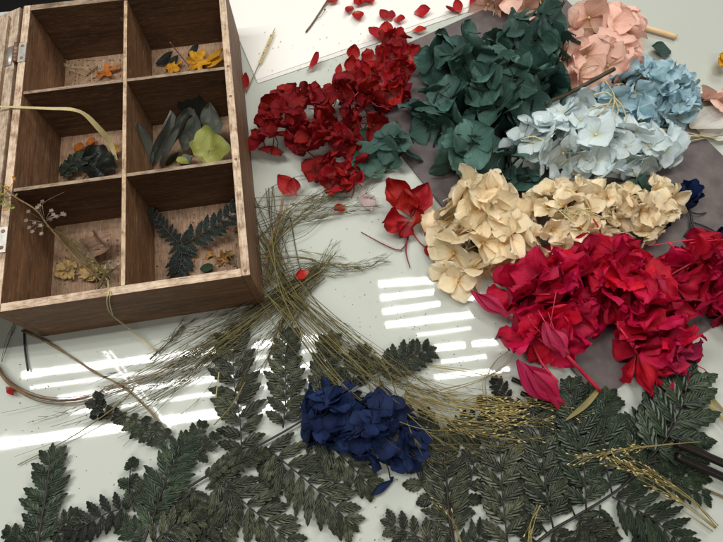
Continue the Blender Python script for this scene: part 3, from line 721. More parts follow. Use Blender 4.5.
def pinna(root, path, lpx, n, mat, wpx=None, taper=.75, ang=58, tipf=.45, z=.006, sides=(1, 1), grow=.75, rr=.0009):
    """path: pixel points base->tip"""
    pts = spline([P(q[0], q[1], (q[2] if len(q) > 2 else z)) for q in path], 40)
    cum = [0]
    for a, b in zip(pts, pts[1:]): cum.append(cum[-1]+(b-a).length)
    T = cum[-1]
    def at(s):
        s = max(0, min(T, s))
        for i in range(len(pts)-1):
            if cum[i+1] >= s:
                f = (s-cum[i])/max(1e-9, cum[i+1]-cum[i]); return pts[i].lerp(pts[i+1], f), (pts[i+1]-pts[i]).normalized()
        return pts[-1], (pts[-1]-pts[-2]).normalized()
    s0 = mpp(path[0][0], path[0][1], z); L0 = lpx*s0*1.15
    W0 = (wpx*s0) if wpx else T/n*1.0
    mb = MB()
    for k in range(n):
        f = (k+.55)/n
        env = min(1, grow+f*2.2*(1-grow))*(1-(1-tipf)*max(0, (f-.35)/.65)**1.5)
        for sd in (0, 1):
            if not sides[sd]: continue
            sg = -1 if sd == 0 else 1
            p, t = at(T*(f+(.02 if sd else -.02)))
            x = t.cross(Vector((0, 0, 1))).normalized()
            a = math.radians(ang-18*f+R.uniform(-5, 5))
            d = t*math.cos(a)+x*(sg*math.sin(a))
            Ll = L0*env*sides[sd]*R.uniform(.92, 1.06)
            zz = R.uniform(-.06, .14)
            p1 = p+d*Ll+Vector((0, 0, zz*Ll)); p1.z = max(p1.z, .0012)
            upv = Vector((R.uniform(-.25, .25), R.uniform(-.25, .25), 1))
            leaflet(mb, p, p1, W0*(.62+.38*env), upv, teeth=5 if lpx > 15 else 4)
    p, t = at(T*.94)
    leaflet(mb, p, p+t*L0*tipf*1.0, W0*.8, Vector((0, 0, 1)), teeth=5)
    pn = mb.build('pinna', M[mat], root)
    rb = MB(); tube(rb, [q+Vector((0, 0, .0006)) for q in pts[::4]]+[pts[-1]], rr, rr*.4, 5); rb.build('midrib', M['rachis'], pn)
def frond(label, rach, pinnae, r=.0014, z=.006):
    p0 = P(rach[0][0], rach[0][1], 0)
    root = thing('fern_frond', label, 'fern', p0, 'dried fern fronds along the lower edge')
    mb = MB(); tube(mb, spline([P(q[0], q[1], (q[2] if len(q) > 2 else z+.0015)) for q in rach], 24), r, r*.5, 6)
    mb.build('rachis', M['rachis'], root)
    for kw in pinnae: pinna(root, **kw)
    return root
def D(path, lpx, n, mat='fern', **k): return dict(path=path, lpx=lpx, n=n, mat=mat, **k)
frond('greyish fern frond with upright pinnae under the navy cluster', [(140, 520), (184, 490), (242, 455), (297, 424), (354, 386), (381, 370), (410, 354)], [
    D([(242, 455), (240, 420), (234, 380), (233, 338)], 30, 9, z=.008, ang=66, tipf=.72),
    D([(283, 428), (286, 395), (285, 360), (289, 334)], 24, 8, z=.007, ang=60, tipf=.6),
    D([(318, 408), (323, 380), (330, 340)], 22, 6, z=.006, ang=58, tipf=.6),
    D([(350, 388), (356, 370), (364, 350)], 19, 4, z=.006, ang=60),
    D([(376, 373), (400, 360), (428, 350)], 20, 7, 'fernd', z=.009, ang=68, tipf=.6, wpx=10),
    D([(213, 477), (245, 503), (293, 545)], 33, 8, z=.005, ang=62),
    D([(265, 447), (300, 475), (330, 502), (350, 524)], 35, 9, z=.006, ang=62),
    D([(303, 424), (335, 450), (372, 488)], 27, 7, z=.005, ang=60),
    D([(205, 478), (222, 466), (238, 450)], 10, 7, z=.009, wpx=7),
    D([(228, 468), (246, 460), (266, 452)], 12, 8, z=.010, wpx=7),
    D([(196, 488), (182, 500), (160, 512)], 18, 5, 'fern', z=.008),
    D([(225, 468), (225, 500), (222, 545)], 26, 8, 'fern', z=.004),
    D([(192, 488), (196, 515), (205, 550)], 26, 7, 'fern', z=.0045),
    D([(258, 450), (270, 470), (272, 500)], 18, 6, 'fern', z=.0035),
])
frond('dark arching fern frond with a curled black tip left of the grey one', [(140, 552), (152, 520), (166, 480), (176, 450), (172, 438), (150, 424), (122, 416), (100, 412, .014), (93, 402, .02)], [
    D([(150, 530), (162, 492), (178, 455), (186, 440)], 30, 8, 'ferng', z=.010, ang=58),
    D([(172, 440), (148, 424), (120, 416)], 22, 5, 'fernd', z=.008, sides=(1, .35), ang=62),
    D([(122, 417), (108, 413), (92, 416)], 9, 4, 'fernk', z=.010),
    D([(104, 412, .012), (96, 404, .018), (98, 396, .022)], 11, 3, 'fernk', z=.012, wpx=11),
    D([(176, 455), (190, 440), (203, 424)], 14, 4, 'fernd', z=.010),
    D([(180, 458), (200, 452), (216, 436)], 14, 4, 'fernd', z=.009),
    D([(135, 512), (129, 492), (132, 460)], 13, 3, 'ferng', z=.008, wpx=13),
    D([(128, 508), (136, 495), (152, 480)], 14, 3, 'fernd', z=.008, wpx=12),
    D([(126, 508), (106, 514), (70, 534)], 20, 6, 'fernk', z=.009, ang=70, grow=.8),
    D([(146, 540), (130, 530), (118, 520)], 15, 4, 'ferng', z=.007),
    D([(150, 545), (170, 530), (200, 520)], 22, 6, 'fern', z=.011),
    D([(150, 555), (180, 550), (215, 535)], 18, 6, 'fern', z=.008),
])
frond('short green grey fern tip standing alone at the lower left', [(36, 556), (40, 530), (46, 495), (50, 460)], [
    D([(37, 550), (42, 515), (47, 485), (51, 458)], 28, 7, 'ferng', z=.007, ang=56, tipf=.65),
    D([(36, 548), (22, 540), (6, 532)], 14, 4, 'ferng', z=.006),
    D([(52, 545), (62, 528), (74, 512)], 15, 4, 'fernd', z=.005),
    D([(50, 552), (70, 540), (92, 528)], 14, 5, 'fernk', z=.006),
])
frond('wide dark green fern frond filling the lower right corner', [(520, 556), (553, 530), (575, 517), (612, 494), (640, 470), (664, 440), (690, 392)], [
    D([(508, 548), (503, 500), (500, 455), (497, 415)], 33, 8, 'fern', z=.007, ang=58),
    D([(553, 528), (546, 490), (542, 450), (538, 405)], 33, 8, 'fernd', z=.008, ang=58),
    D([(586, 510), (584, 470), (578, 430), (570, 384)], 33, 8, 'ferng', z=.009, ang=58),
    D([(612, 494), (606, 465), (604, 430), (607, 396)], 32, 7, 'ferng', z=.007, ang=58),
    D([(650, 458), (668, 436), (680, 412), (688, 382)], 41, 5, 'ferng', z=.013, ang=60, tipf=.75, grow=.95, wpx=21),
    D([(612, 497), (640, 512), (660, 525), (684, 546)], 34, 8, 'ferng', z=.008, ang=62),
    D([(640, 470), (672, 482), (708, 498)], 17, 7, 'ferng', z=.006, ang=68),
    D([(575, 517), (595, 535), (618, 556)], 24, 7, 'fern', z=.006),
    D([(640, 468), (655, 462), (692, 456)], 18, 6, 'ferng', z=.009),
    D([(532, 540), (524, 520), (520, 490)], 18, 5, 'fernd', z=.005),
    D([(630, 478), (632, 450), (640, 415)], 24, 7, 'ferng', z=.006),
    D([(550, 530), (566, 545), (580, 562)], 20, 6, 'fern', z=.007),
    D([(640, 512), (650, 540), (655, 560)], 20, 5, 'ferng', z=.004),
    D([(575, 517), (562, 480), (556, 440), (556, 405)], 26, 7, 'fernd', z=.0035),
    D([(548, 535), (526, 500), (519, 460), (516, 420)], 26, 7, 'fernd', z=.003),
    D([(620, 488), (640, 455), (652, 425), (655, 395)], 26, 7, 'ferng', z=.004),
    D([(645, 478), (690, 470), (702, 440)], 22, 5, 'ferng', z=.003),
    D([(600, 505), (598, 540), (604, 565)], 26, 6, 'ferng', z=.003),
    D([(540, 538), (530, 552), (515, 566)], 20, 5, 'fern', z=.004),
])
frond('fern frond with pale veined pinnae in the lower middle, right of the bare table gap', [(470, 570), (452, 535), (447, 490), (443, 440)], [
    D([(454, 540), (449, 505), (446, 470), (444, 436)], 33, 8, 'fern', z=.006, ang=58),
    D([(456, 556), (425, 540), (390, 524)], 19, 6, 'fern', z=.007, ang=68, tipf=.7),
    D([(456, 550), (470, 545), (488, 528)], 20, 5, 'fernd', z=.005),
    D([(444, 448), (430, 430), (424, 412)], 16, 5, 'fernd', z=.005),
    D([(446, 440), (470, 425), (490, 420)], 18, 6, 'fernd', z=.004),
    D([(452, 520), (468, 490), (474, 460), (472, 430)], 22, 7, 'fernd', z=.003),
    D([(450, 510), (425, 490), (415, 462), (420, 435)], 18, 6, 'fern', z=.003),
    D([(462, 560), (440, 556), (410, 548)], 18, 5, 'fern', z=.004),
])
frond('small dark fern tip under the drooping magenta bud', [(560, 425), (520, 405), (497, 392)], [
    D([(510, 402), (500, 388), (494, 380)], 12, 4, 'fernk', z=.004),
    D([(540, 415), (510, 408), (480, 402)], 14, 6, 'fernk', z=.004),
    D([(575, 425), (582, 405), (592, 390)], 20, 5, 'ferng', z=.006),
    D([(580, 430), (595, 410), (615, 400)], 20, 5, 'ferng', z=.006),
])

# ------------------------------------------------------------------ grass
def bunch(name, label, cat, spines, mat, r=.0005, barbs=0, part='grass_stem', seed=0, zmax=.014, barbmat=None, seeds=None):
    """spines: (list of (px,py,spread px), number of stems)"""
    rg = random.Random(seed)
    f0 = spines[0][0][0]; base = P(f0[0], f0[1], 0)
    root = thing(name, label, cat, base)
    for spine, n in spines:
        for k in range(n):
            o = rg.gauss(0, .55); o2 = rg.gauss(0, .55); o3 = rg.gauss(0, .4); pts = []
            t1 = rg.uniform(.62, 1.0) if n > 3 else 1
            m = len(spine)
            z0 = rg.uniform(.002, zmax)
            for i, (x, y, sp) in enumerate(spine):
                f = i/(m-1)
                xa, ya = spine[max(i-1, 0)][:2]; xb, yb = spine[min(i+1, m-1)][:2]
                dx, dy = xb-xa, yb-ya; l = math.hypot(dx, dy) or 1
                of = (o*(1-f)+o2*f+o3*math.sin(PI*f))*sp + rg.gauss(0, .07)*sp
                pts.append(P(x-dy/l*of, y+dx/l*of, max(.0015, z0+rg.uniform(-.003, .003))))
            sp_ = spline(pts, 8*m)
            sp_ = sp_[:max(6, int(len(sp_)*t1))]
            mb = MB(); rr = r*rg.uniform(.7, 1.25)
            tube(mb, sp_, rr, rr*.35, 4)
            nb = barbs
            for b in range(nb):
                f = rg.uniform(.42, .98); i = min(len(sp_)-2, int(f*(len(sp_)-1)))
                t = (sp_[i+1]-sp_[i]).normalized(); x = t.cross(Vector((0, 0, 1))).normalized()
                d = (t+x*rg.choice((-1, 1))*rg.uniform(.15, .5)+Vector((0, 0, rg.uniform(-.15, .25)))).normalized()
                Lb = rg.uniform(.005, .014)
                q = sp_[i]+d*Lb; q.z = max(q.z, .001)
                tube(mb, [sp_[i], sp_[i].lerp(q, .5), q], rr*.7, rr*.3, 3, cap=False)
                if seeds and rg.random() < seeds:
                    Ms = frame(q, q+d, Vector((0, 0, 1))).to_3x3()
                    ball(mb, q, .00065, .0019, .00065, 6, 4, mi=1, M=Ms)
            mm = [M[mat if rg.random() < .7 else (barbmat or mat)], M['seed']]
            mb.build(part, mm, root)
    return root
bunch('dry_grass_bunch', 'olive brown dry grass bundle sweeping from the box corner down to the left edge', 'grass bunch', [
    ([(318, 268, 10), (285, 290, 16), (252, 314, 19), (210, 340, 22), (150, 375, 23), (80, 408, 23), (-15, 435, 32)], 30),
    ([(300, 285, 10), (262, 310, 10), (215, 345, 15), (165, 385, 24), (100, 425, 28)], 16),
    ([(300, 296, 12), (278, 326, 12), (262, 352, 16), (240, 400, 18)], 9)], 'grassd', r=.00052, barbs=10, seed=1, barbmat='grass')
bunch('dry_grass_bunch', 'fine feathery grass tangle fanning out beside the right side of the box', 'grass bunch', [
    ([(262, 190, 16), (274, 225, 20), (288, 265, 18), (302, 300, 14), (318, 325, 12)], 7),
    ([(258, 240, 34), (290, 215, 26), (322, 195, 15), (355, 182, 11), (390, 163, 8)], 12),
    ([(258, 225, 34), (300, 214, 18), (342, 208, 9), (388, 205, 8)], 9),
    ([(262, 270, 24), (298, 264, 14), (335, 268, 9), (365, 266, 7), (394, 256, 7)], 11),
    ([(280, 325, 12), (303, 288, 12), (325, 260, 7), (341, 236, 6)], 9),
    ([(258, 205, 20), (275, 245, 16), (290, 290, 14), (300, 330, 14)], 6),
    ([(260, 285, 18), (268, 245, 18), (284, 212, 16), (312, 186, 14)], 9)], 'grassd', r=.0005, barbs=12, seed=2, barbmat='grass')
bunch('dry_grass_bunch', 'yellow olive grass bundle running over the fern towards the crimson flowers', 'grass bunch', [
    ([(262, 232, 36), (285, 278, 28), (308, 314, 26), (342, 350, 30), (384, 382, 30), (428, 402, 34), (478, 412, 32), (545, 425, 26)], 13),
    ([(266, 276, 22), (318, 330, 20), (365, 366, 26), (420, 388, 24), (480, 400, 15), (548, 402, 16)], 9),
    ([(292, 300, 18), (340, 345, 22), (390, 390, 26), (430, 428, 26), (470, 450, 16), (535, 462, 18)], 10),
    ([(290, 296, 8), (318, 320, 10), (345, 345, 12), (372, 372, 16), (392, 420, 18), (424, 470, 16)], 7)], 'grass', r=.00052, barbs=9, seed=3, barbmat='grassd', zmax=.04, seeds=None)
bunch('seeding_grass', 'golden grass heads with pale seeds spread over the fern below the magenta bud', 'grass bunch', [
    ([(405, 392, 12), (450, 405, 12), (500, 410, 12), (545, 412, 14), (596, 424, 14)], 16),
    ([(400, 400, 10), (450, 420, 10), (510, 432, 12), (575, 436, 14)], 10)], 'grassg', r=.00045, barbs=12, seed=4, zmax=.022, seeds=.7)
bunch('grass_sprig', 'loose grass strands arching up to the crimson bunch from the bare table', 'grass bunch', [
    ([(440, 392, 3), (470, 384, 3), (490, 376, 3), (508, 362, 3), (522, 345, 3)], 3),
    ([(485, 400, 3), (484, 380, 4), (495, 360, 4), (510, 350, 4), (524, 346, 3)], 3),
    ([(430, 366, 2), (465, 372, 3), (500, 378, 3), (516, 376, 3)], 4)], 'grassg', r=.0004, barbs=0, seed=5, zmax=.02)
bunch('seeding_grass', 'pale seed head pointing down to the lower right corner over the dark fern', 'grass bunch', [
    ([(716, 528, 3), (690, 505, 7), (655, 480, 9), (622, 462, 10), (606, 448, 10)], 10)], 'grassg', r=.00045, barbs=9, seed=6, zmax=.03, seeds=.85)
bunch('seeding_grass', 'thin seed head lying crosswise above the lower right fern', 'grass bunch', [
    ([(700, 442, 1.5), (660, 446, 2), (625, 450, 4), (590, 458, 6), (566, 462, 7)], 4)], 'grassg', r=.00045, barbs=12, seed=7, zmax=.026, seeds=.8)
bunch('grass_sprig', 'pale seed stalks crossing the fern at the bottom middle', 'grass bunch', [
    ([(462, 545, 2), (450, 520, 3), (430, 498, 4), (410, 478, 5)], 4), ([(540, 505, 3), (532, 525, 3), (530, 550, 3)], 3)], 'grassg', r=.00045, barbs=5, seed=8, zmax=.02, seeds=.5)
bunch('grass_sprig', 'wispy dark grass tip standing out below the box edge', 'grass bunch', [
    ([(150, 360, 3), (170, 340, 4), (184, 325, 4), (196, 314, 4)], 5)], 'grassd', r=.0004, barbs=8, seed=9, zmax=.01)
bunch('grass_sprig', 'thin wisps on the bright table at the far left under the box', 'grass bunch', [
    ([(2, 362, 2), (8, 340, 3), (14, 325, 3)], 3)], 'grassd', r=.0003, barbs=4, seed=10, zmax=.006)

# ------------------------------------------------------------------ stems, sticks, blades
def rod(name, label, cat, pts, r, mat, n=20, r1=None, group=None, wob=0., sides=8, nodes=0):
    p = spline([P(*q) for q in pts], n)
    if wob: p = [q+Vector((mnoise.noise(q*90)*wob, mnoise.noise(q*90+Vector((9, 0, 0)))*wob, 0)) for q in p]
    mb = MB(); tube(mb, p, r, r1 or r, sides, rfun=(lambda f: r*(1+.35*max(0, math.sin(f*PI*nodes)**16)) + ((r1 or r)-r)*f) if nodes else None)
    return tag(mb.build(name, M[mat], org=Vector((p[0].x, p[0].y, min(v.z for v in mb.v)))), label, cat, group)
rod('peeled_stick', 'pale peeled stick on the bare table behind the pink cluster', 'stick', [(612, 19, .005), (636, 25, .005), (677, 37, .005)], .0034, 'pale_stick', wob=.0006)
rod('dark_twig', 'dark brown cut twig leaning across the pink and pale blue flowers', 'stick', [(545, 104, .052), (575, 90, .056), (614, 69, .058)], .0026, 'twig', wob=.0005)
rod('dark_twig', 'long thin dark twig coming out from under the box front', 'stick', [(22, 331, .004), (45, 341, .004), (95, 372, .004), (130, 392, .005), (168, 432, .004)], .0012, 'brtwig', wob=.001, nodes=5, r1=.0007)
rod('dark_twig', 'short black curved stalk under the front left corner of the box', 'stick', [(24, 332, .003), (25, 350, .003), (28, 371, .003)], .0010, 'darkstem')
rod('cut_stem', 'upper dark cut stem under the drooping magenta bud', 'stick', [(512, 379, .005), (530, 387, .005), (560, 402, .005)], .0026, 'brownstem')
rod('cut_stem', 'lower dark cut stem under the drooping magenta bud', 'stick', [(521, 393, .005), (540, 402, .005), (570, 416, .005)], .0026, 'brownstem')
rod('thick_twig', 'upper thick dark stem running in from the right edge to the fern', 'stick', [(676, 443, .022), (700, 453, .020), (740, 471, .018)], .0042, 'brownstem', wob=.0006)
rod('thick_twig', 'lower thick dark stem running in from the right edge to the fern', 'stick', [(676, 456, .018), (700, 467, .016), (740, 485, .014)], .0042, 'brownstem', wob=.0006)
rod('thin_stem', 'thin grey brown rod on the table below the thick dark stems', 'stick', [(672, 474, .004), (700, 487, .003), (740, 504, .003)], .0012, 'brtwig')
rod('straw_stalk', 'slender straw stalk crossing down to the bottom of the dark arching fern', 'stalk', [(134, 388, .02), (118, 405, .015), (70, 438, .006), (18, 465, .003)], .0007, 'grass', r1=.0005)
rod('straw_stalk', 'pale bent straw hanging over the front edge of the box', 'stalk', [(108, 280, .06), (108.5, 292, BH+.001), (107, 302, .075), (112, 315, .045), (135, 333, .012), (157, 352, .006)], .0008, 'straw')
rod('straw_stalk', 'second pale straw beside the bent one at the box front', 'stalk', [(110, 284, .06), (110.5, 293, BH+.002), (109.5, 302, .078), (113, 316, .047)], .0006, 'straw')
rod('straw_stalk', 'thin straw lying down across the grey fern pinna', 'stalk', [(245, 382, .016), (232, 405, .016), (214, 425, .013)], .0006, 'grass')
rod('straw_stalk', 'short pale straw on the grey fern beside its left leaflets', 'stalk', [(219, 372, .016), (217, 388, .016), (216, 398, .014)], .0006, 'straw')
def blade(name, label, pts, w, mat, cat='leaf blade', up=Vector((0, 0, 1)), n=26, fold=.25, wf=None):
    p = spline([P(*q) for q in pts], n); mb = MB()
    ribbon(mb, p, wf or (lambda f: w*(math.sin(PI*(.12+.86*f)))**.6), up, fold)
    return tag(mb.build(name, M[mat], org=Vector((p[0].x, p[0].y, min(v.z for v in mb.v)))), label, cat)
bunch('papery_strands', 'curved brown papery strands sweeping along the grass at the left edge', 'leaf blade', [
    ([(-8, 362, 3), (10, 385, 4), (40, 400, 5), (75, 401, 4), (105, 392, 4), (150, 375, 5), (200, 348, 6), (245, 320, 8)], 9)], 'husk', r=.0005, part='strand', seed=41, zmax=.012)
blade('papery_leaf', 'olive flat blade on the table right of the big fern tip', [(676, 362, .014), (694, 384, .012), (710, 404, .010), (732, 432, .008)], .0026, 'grassg')
blade('papery_leaf', 'second olive flat blade on the table crossing the first one at the right edge', [(690, 372, .010), (706, 392, .006), (735, 424, .004)], .0024, 'grassg')
blade('papery_leaf', 'pinkish brown papery strips among the grass beside the box', [(285, 185, .012), (280, 215, .010), (270, 245, .010), (264, 285, .008)], .0020, 'husk')
blade('papery_leaf', 'olive green grass leaf over the small fern tip below the grey board', [(600, 388, .012), (585, 405, .016), (566, 420, .016)], .0028, 'grass')
# ear of grass on the paper
def ear(label, pts, rmax):
    p = spline([P(*q) for q in pts], 24)
    root = thing('grass_ear', label, 'grass ear', (p[0].x, p[0].y, .002))
    mb = MB(); tube(mb, p, .0006, .0004, 5); mb.build('stem', M['grass'], root)
    mb = MB()
    for k in range(26):
        f = .45+.5*k/26; i = int(f*(len(p)-2)); t = (p[i+1]-p[i]).normalized(); x = t.cross(Vector((0, 0, 1)))
        d = t+x*(.35 if k % 2 else -.35); d.normalize(); c = p[i]+d*.003
        ball(mb, c, .0011, .0034, .0010, 6, 5, M=frame(c, c+d, Vector((0, 0, 1))).to_3x3())
    mb.build('spikelets', M['straw'], root)
ear('yellow grass ear leaning on the paper corner beside the box', [(246, 93, .003), (254, 75, .005), (262, 58, .008), (269, 42, .008), (275, 28, .006)], .003)
tw = rod('brown_twig', 'slim brown twig with a tiny bud lying on the paper', 'stick', [(306, 32, zp+.001), (316, 18, zp+.001), (329, -2, zp+.002)], .0012, 'brtwig', wob=.0005)
mb = MB(); tube(mb, spline([P(316, 19, zp+.001), P(321, 16, zp+.002), P(325, 10, zp+.003)], 6), .0004); ball(mb, P(325, 9.5, zp+.003), .0014)
mb.build('side_bud', M['grass'], tw)

# ------------------------------------------------------------------ what lies in the box
def leafobj(name, label, cat, petals, mat, group=None, stem=None):
    """petals: (x0,y0,z0,x1,y1,z1,width m,profile,curl,up)"""
    mb = MB(); b = None
    for (x0, y0, z0, x1, y1, z1, w, prof, curl, up) in petals:
        a, c = P(x0, y0, z0), P(x1, y1, z1); b = b or a
        petal(mb, frame(a, c, Vector(up)), (c-a).length*1.04, w, prof, .2, curl, .05, nu=8, nv=9)
    if stem: tube(mb, spline([P(*q) for q in stem], 6), .0006, .0004, 5)
    return tag(mb.build(name, M[mat], org=Vector((b.x, b.y, min(v.z for v in mb.v)))), label, cat, group)
Z1 = (0, 0, 1)
def lobed(name, label, cat, base, tip, mat, lobes, depth=.35, wide=1., warp=.12, group=None):
    """flat lobed leaf: stalk end at base, middle lobe at tip, both (px, py, z)"""
    a, c = P(*base), P(*tip); Mx = frame(a, c, Vector((R.uniform(-.3, .3), R.uniform(-.4, .1), 1))); L = (c-a).length
    mb = MB(); n = 72; rings = 7; vs = [Mx @ Vector((0, L*.34, 0))]; uv = [(.5, .4)]; fs = []; o1 = Vector((R.random()*30, 0, 0))
    for j in range(1, rings+1):
        for i in range(n):
            th = 2*PI*i/n - PI/2
            ph = (i/n*(lobes+1))
            r = L*(.5-.14*math.sin(th) if False else .50)*(1-depth*(.5+.5*math.cos(2*PI*ph))**1.0)
            r *= 1+.30*max(0, math.sin(th))-.12*max(0, -math.sin(th))+.06*math.sin(9*th+o1.x)
            f = j/rings; x = math.cos(th)*r*f*wide; y = L*.34+math.sin(th)*r*f
            z = L*warp*(mnoise.noise(o1+Vector((x/L*2.2, y/L*2.2, 0)))*1.3+.4*f*f)
            vs.append(Mx @ Vector((x, y, z))); uv.append((.5+.5*math.cos(th)*f, .4+.5*f*math.sin(th)))
    for i in range(n): fs.append((0, 1+i, 1+(i+1) % n))
    for j in range(rings-1):
        for i in range(n):
            q = 1+j*n; fs.append((q+i, q+n+i, q+n+(i+1) % n, q+(i+1) % n))
    mb.add(vs, fs, uv); tube(mb, spline([a-(c-a)*.25, a, Mx @ Vector((0, L*.34, 0))], 4), L*.018, L*.012, 4)
    return tag(mb.build(name, M[mat], org=Vector((a.x, a.y, min(v.z for v in mb.v)))), label, cat, group)
lobed('orange_leaf', 'orange lobed leaf in the far left compartment', 'leaf', (98, 76, .007), (121, 66, .011), 'orange', 4, .6, .75, .15)
rod('dark_twig', 'tiny black twig beside the orange leaf in the far left compartment', 'stick', [(86, 76, .006), (92, 71, .007), (98, 66, .008)], .0006, 'twig')
for i in range(1): bunch('straw_wisps', 'fine pale straw wisps on the floor of the far left compartment', 'grass bunch', [([(62, 60, 3), (76, 70, 5), (88, 76, 5)], 6), ([(70, 70, 3), (84, 72, 4), (96, 80, 3)], 4)], 'straw', r=.0003, seed=21, zmax=.009)
bunch('straw_wisps', 'few golden hairs hanging over the far edge of the box', 'grass bunch', [([(110, -3, 2), (118, 10, 2), (122, 20, 2)], 3), ([(96, 2, 2), (112, 8, 1), (123, 16, 1)], 2)], 'grassg', r=.0003, seed=22, zmax=.086)
lobed('yellow_leaf', 'golden yellow leaf in the far right compartment, leftmost of the yellow ones', 'leaf', (168, 72, .008), (182, 60, .014), 'yellow', 4, .4, .9, .25)
lobed('yellow_leaf', 'broad golden yellow leaf in the middle of the far right compartment', 'leaf', (190, 66, .010), (210, 55, .016), 'yellow', 5, .45, 1.2, .25)
leafobj('yellow_leaf', 'yellow brown leaf against the right wall of the far right compartment', 'leaf', [(204, 62, .012, 224, 51, .022, .010, 'oval', .3, Z1), (205, 66, .010, 224, 60, .016, .014, 'oval', .3, Z1)], 'yellow')
leafobj('black_leaf', 'black shrivelled leaf in the corner of the far right compartment', 'leaf', [(156, 64, .008, 176, 56, .010, .014, 'oval', .6, Z1), (166, 70, .008, 180, 58, .012, .012, 'oval', .5, Z1)], 'black')
leafobj('black_leaf', 'black curled leaf behind the broad yellow one', 'leaf', [(188, 56, .010, 202, 48, .014, .014, 'oval', .8, Z1), (198, 68, .008, 210, 60, .009, .012, 'oval', .3, Z1)], 'black')
rod('straw_stalk', 'thin straw sticking up in the far right compartment', 'stalk', [(170, 42, .05), (180, 55, .030), (190, 67, .010)], .0007, 'brtwig')
leafobj('orange_leaf', 'small orange leaf at the back of the middle left compartment', 'leaf', [(74, 150, .008, 84, 145, .010, .012, 'oval', .4, Z1), (78, 152, .008, 86, 150, .012, .010, 'oval', .4, Z1)], 'orange')
leafobj('orange_leaf', 'dull orange leaf scrap against the back wall of the middle left compartment', 'leaf', [(86, 144, .008, 96, 140, .010, .010, 'oval', .3, Z1)], 'orange')
leafobj('yellow_leaf', 'small yellow leaf under the straw blade in the middle left compartment', 'leaf', [(110, 154, .012, 120, 147, .016, .011, 'oval', .4, Z1)], 'yellow')
lobed('black_leaf', 'blue black crumpled leaf in the middle left compartment', 'leaf', (88, 174, .010), (114, 148, .018), 'black', 3, .2, .95, .3)
# braided green sprig
sg = thing('green_sprig', 'small braided dark green sprig in the middle left compartment', 'fern', P(62, 174, FZ))
pinna(sg, [(61, 176, .010), (74, 163, .016), (92, 151, .018)], 12, 7, 'ferng', wpx=8, z=.014)
blade('bent_straw', 'long pale straw blade bent over the left rim into the middle left compartment', [(-6, 106.5, BH+.003), (20, 107.5, BH+.002), (50, 109, BH), (72, 110, .080), (86, 116, .068), (100, 130, .05), (110, 142, .034), (117, 160, .018)], .0028, 'straw', fold=.5, wf=lambda f: .0010+.0022*min(1, f*1.4)*(1 if f < .9 else (1-f)*10+.05))
# middle right compartment
leafobj('grey_green_leaf', 'upright dark oval leaf against the left wall of the middle right compartment', 'leaf', [(150, 166, .010, 137, 122, .060, .020, 'oval', .2, (.35, -.3, .9))], 'sage', 'grey green leaves in the middle right compartment')
leafobj('grey_green_leaf', 'narrow upright leaf second from the left in the middle right compartment', 'leaf', [(152, 166, .008, 167, 110, .058, .016, 'lance', .3, (.8, -.2, .5))], 'sage', 'grey green leaves in the middle right compartment')
leafobj('grey_green_leaf', 'pale edged upright leaf in the middle of the middle right compartment', 'leaf', [(160, 166, .008, 181, 114, .060, .016, 'lance', -.3, (-.6, -.2, .7))], 'sage', 'grey green leaves in the middle right compartment')
leafobj('grey_green_leaf', 'small narrow green edged leaf at the foot of the upright leaves', 'leaf', [(166, 166, .02, 178, 150, .04, .009, 'lance', .2, (.7, -.4, .5))], 'dkleaf', 'grey green leaves in the middle right compartment')
leafobj('grey_green_leaf', 'crumpled grey leaf in the middle right compartment behind the yellow green one', 'leaf', [(184, 150, .020, 198, 108, .040, .034, 'round', .9, (.1, -.2, .9))], 'sage', 'grey green leaves in the middle right compartment')
leafobj('grey_green_leaf', 'pale veined grey leaf against the right wall of the middle right compartment', 'leaf', [(212, 140, .022, 219, 103, .046, .034, 'round', .7, (-.3, -.2, .9))], 'sage', 'grey green leaves in the middle right compartment')
leafobj('black_leaf', 'round black leaf leaning on the back wall of the middle right compartment', 'leaf', [(194, 124, .012, 196, 90, .05, .040, 'round', .2, (0, -.8, .5))], 'black')
leafobj('grey_green_leaf', 'small round mauve grey leaf at the front of the middle right compartment', 'leaf', [(180, 165, .012, 193, 157, .016, .018, 'round', .2, Z1)], 'sage', 'grey green leaves in the middle right compartment')
lobed('ivy_leaf', 'yellow green lobed ivy leaf resting on top of the grey leaves', 'leaf', (203, 160, .032), (222, 130, .052), 'lime', 3, .24, 1.25, .2)
leafobj('ivy_leaf', 'small yellow green leaf tip at the front of the middle right compartment', 'leaf', [(176, 158, .020, 190, 164, .018, .010, 'lance', .2, Z1)], 'lime')
# near left compartment
def daisy(label, x, y, rpx, z=.008, n=7):
    c = P(x, y, z); root = thing('pressed_flower', label, 'flower', (c.x, c.y, FZ))
    r = rpx*mpp(x, y, z)
    for k in range(n):
        a = 2*PI*k/n+R.uniform(-.2, .2); mb = MB()
        t = c+Vector((math.cos(a)*r, math.sin(a)*r, R.uniform(-.001, .003)))
        petal(mb, frame(c, t, Vector((R.uniform(-.5, .5), R.uniform(-.5, .5), 1))), r*R.uniform(.55, 1.2), r*R.uniform(.5, 1.0), 'obov', .3, .3, .2, edge=.12); mb.build('petal', M['creamflower'], root)
    mb = MB(); ball(mb, c+Vector((0, 0, .001)), r*.22, r*.22, r*.12); mb.build('flower_centre', M['brtwig'], root)
daisy('pressed cream yellow flower lying in the left of the near left compartment', 68, 270, 13)
daisy('pressed yellow flower under the dry stem in the near left compartment', 92, 275, 13)
lobed('dry_leaf', 'curled pinkish brown leaf against the divider in the near left compartment', 'leaf', (90, 252, .010), (116, 238, .022), 'dryleaf', 2, .2, .9, .4)
dsr = thing('dried_flower_stem', 'long dry stem with clustered tan buds leaning over the left rim into the box', 'dried flower', P(106, 284, FZ))
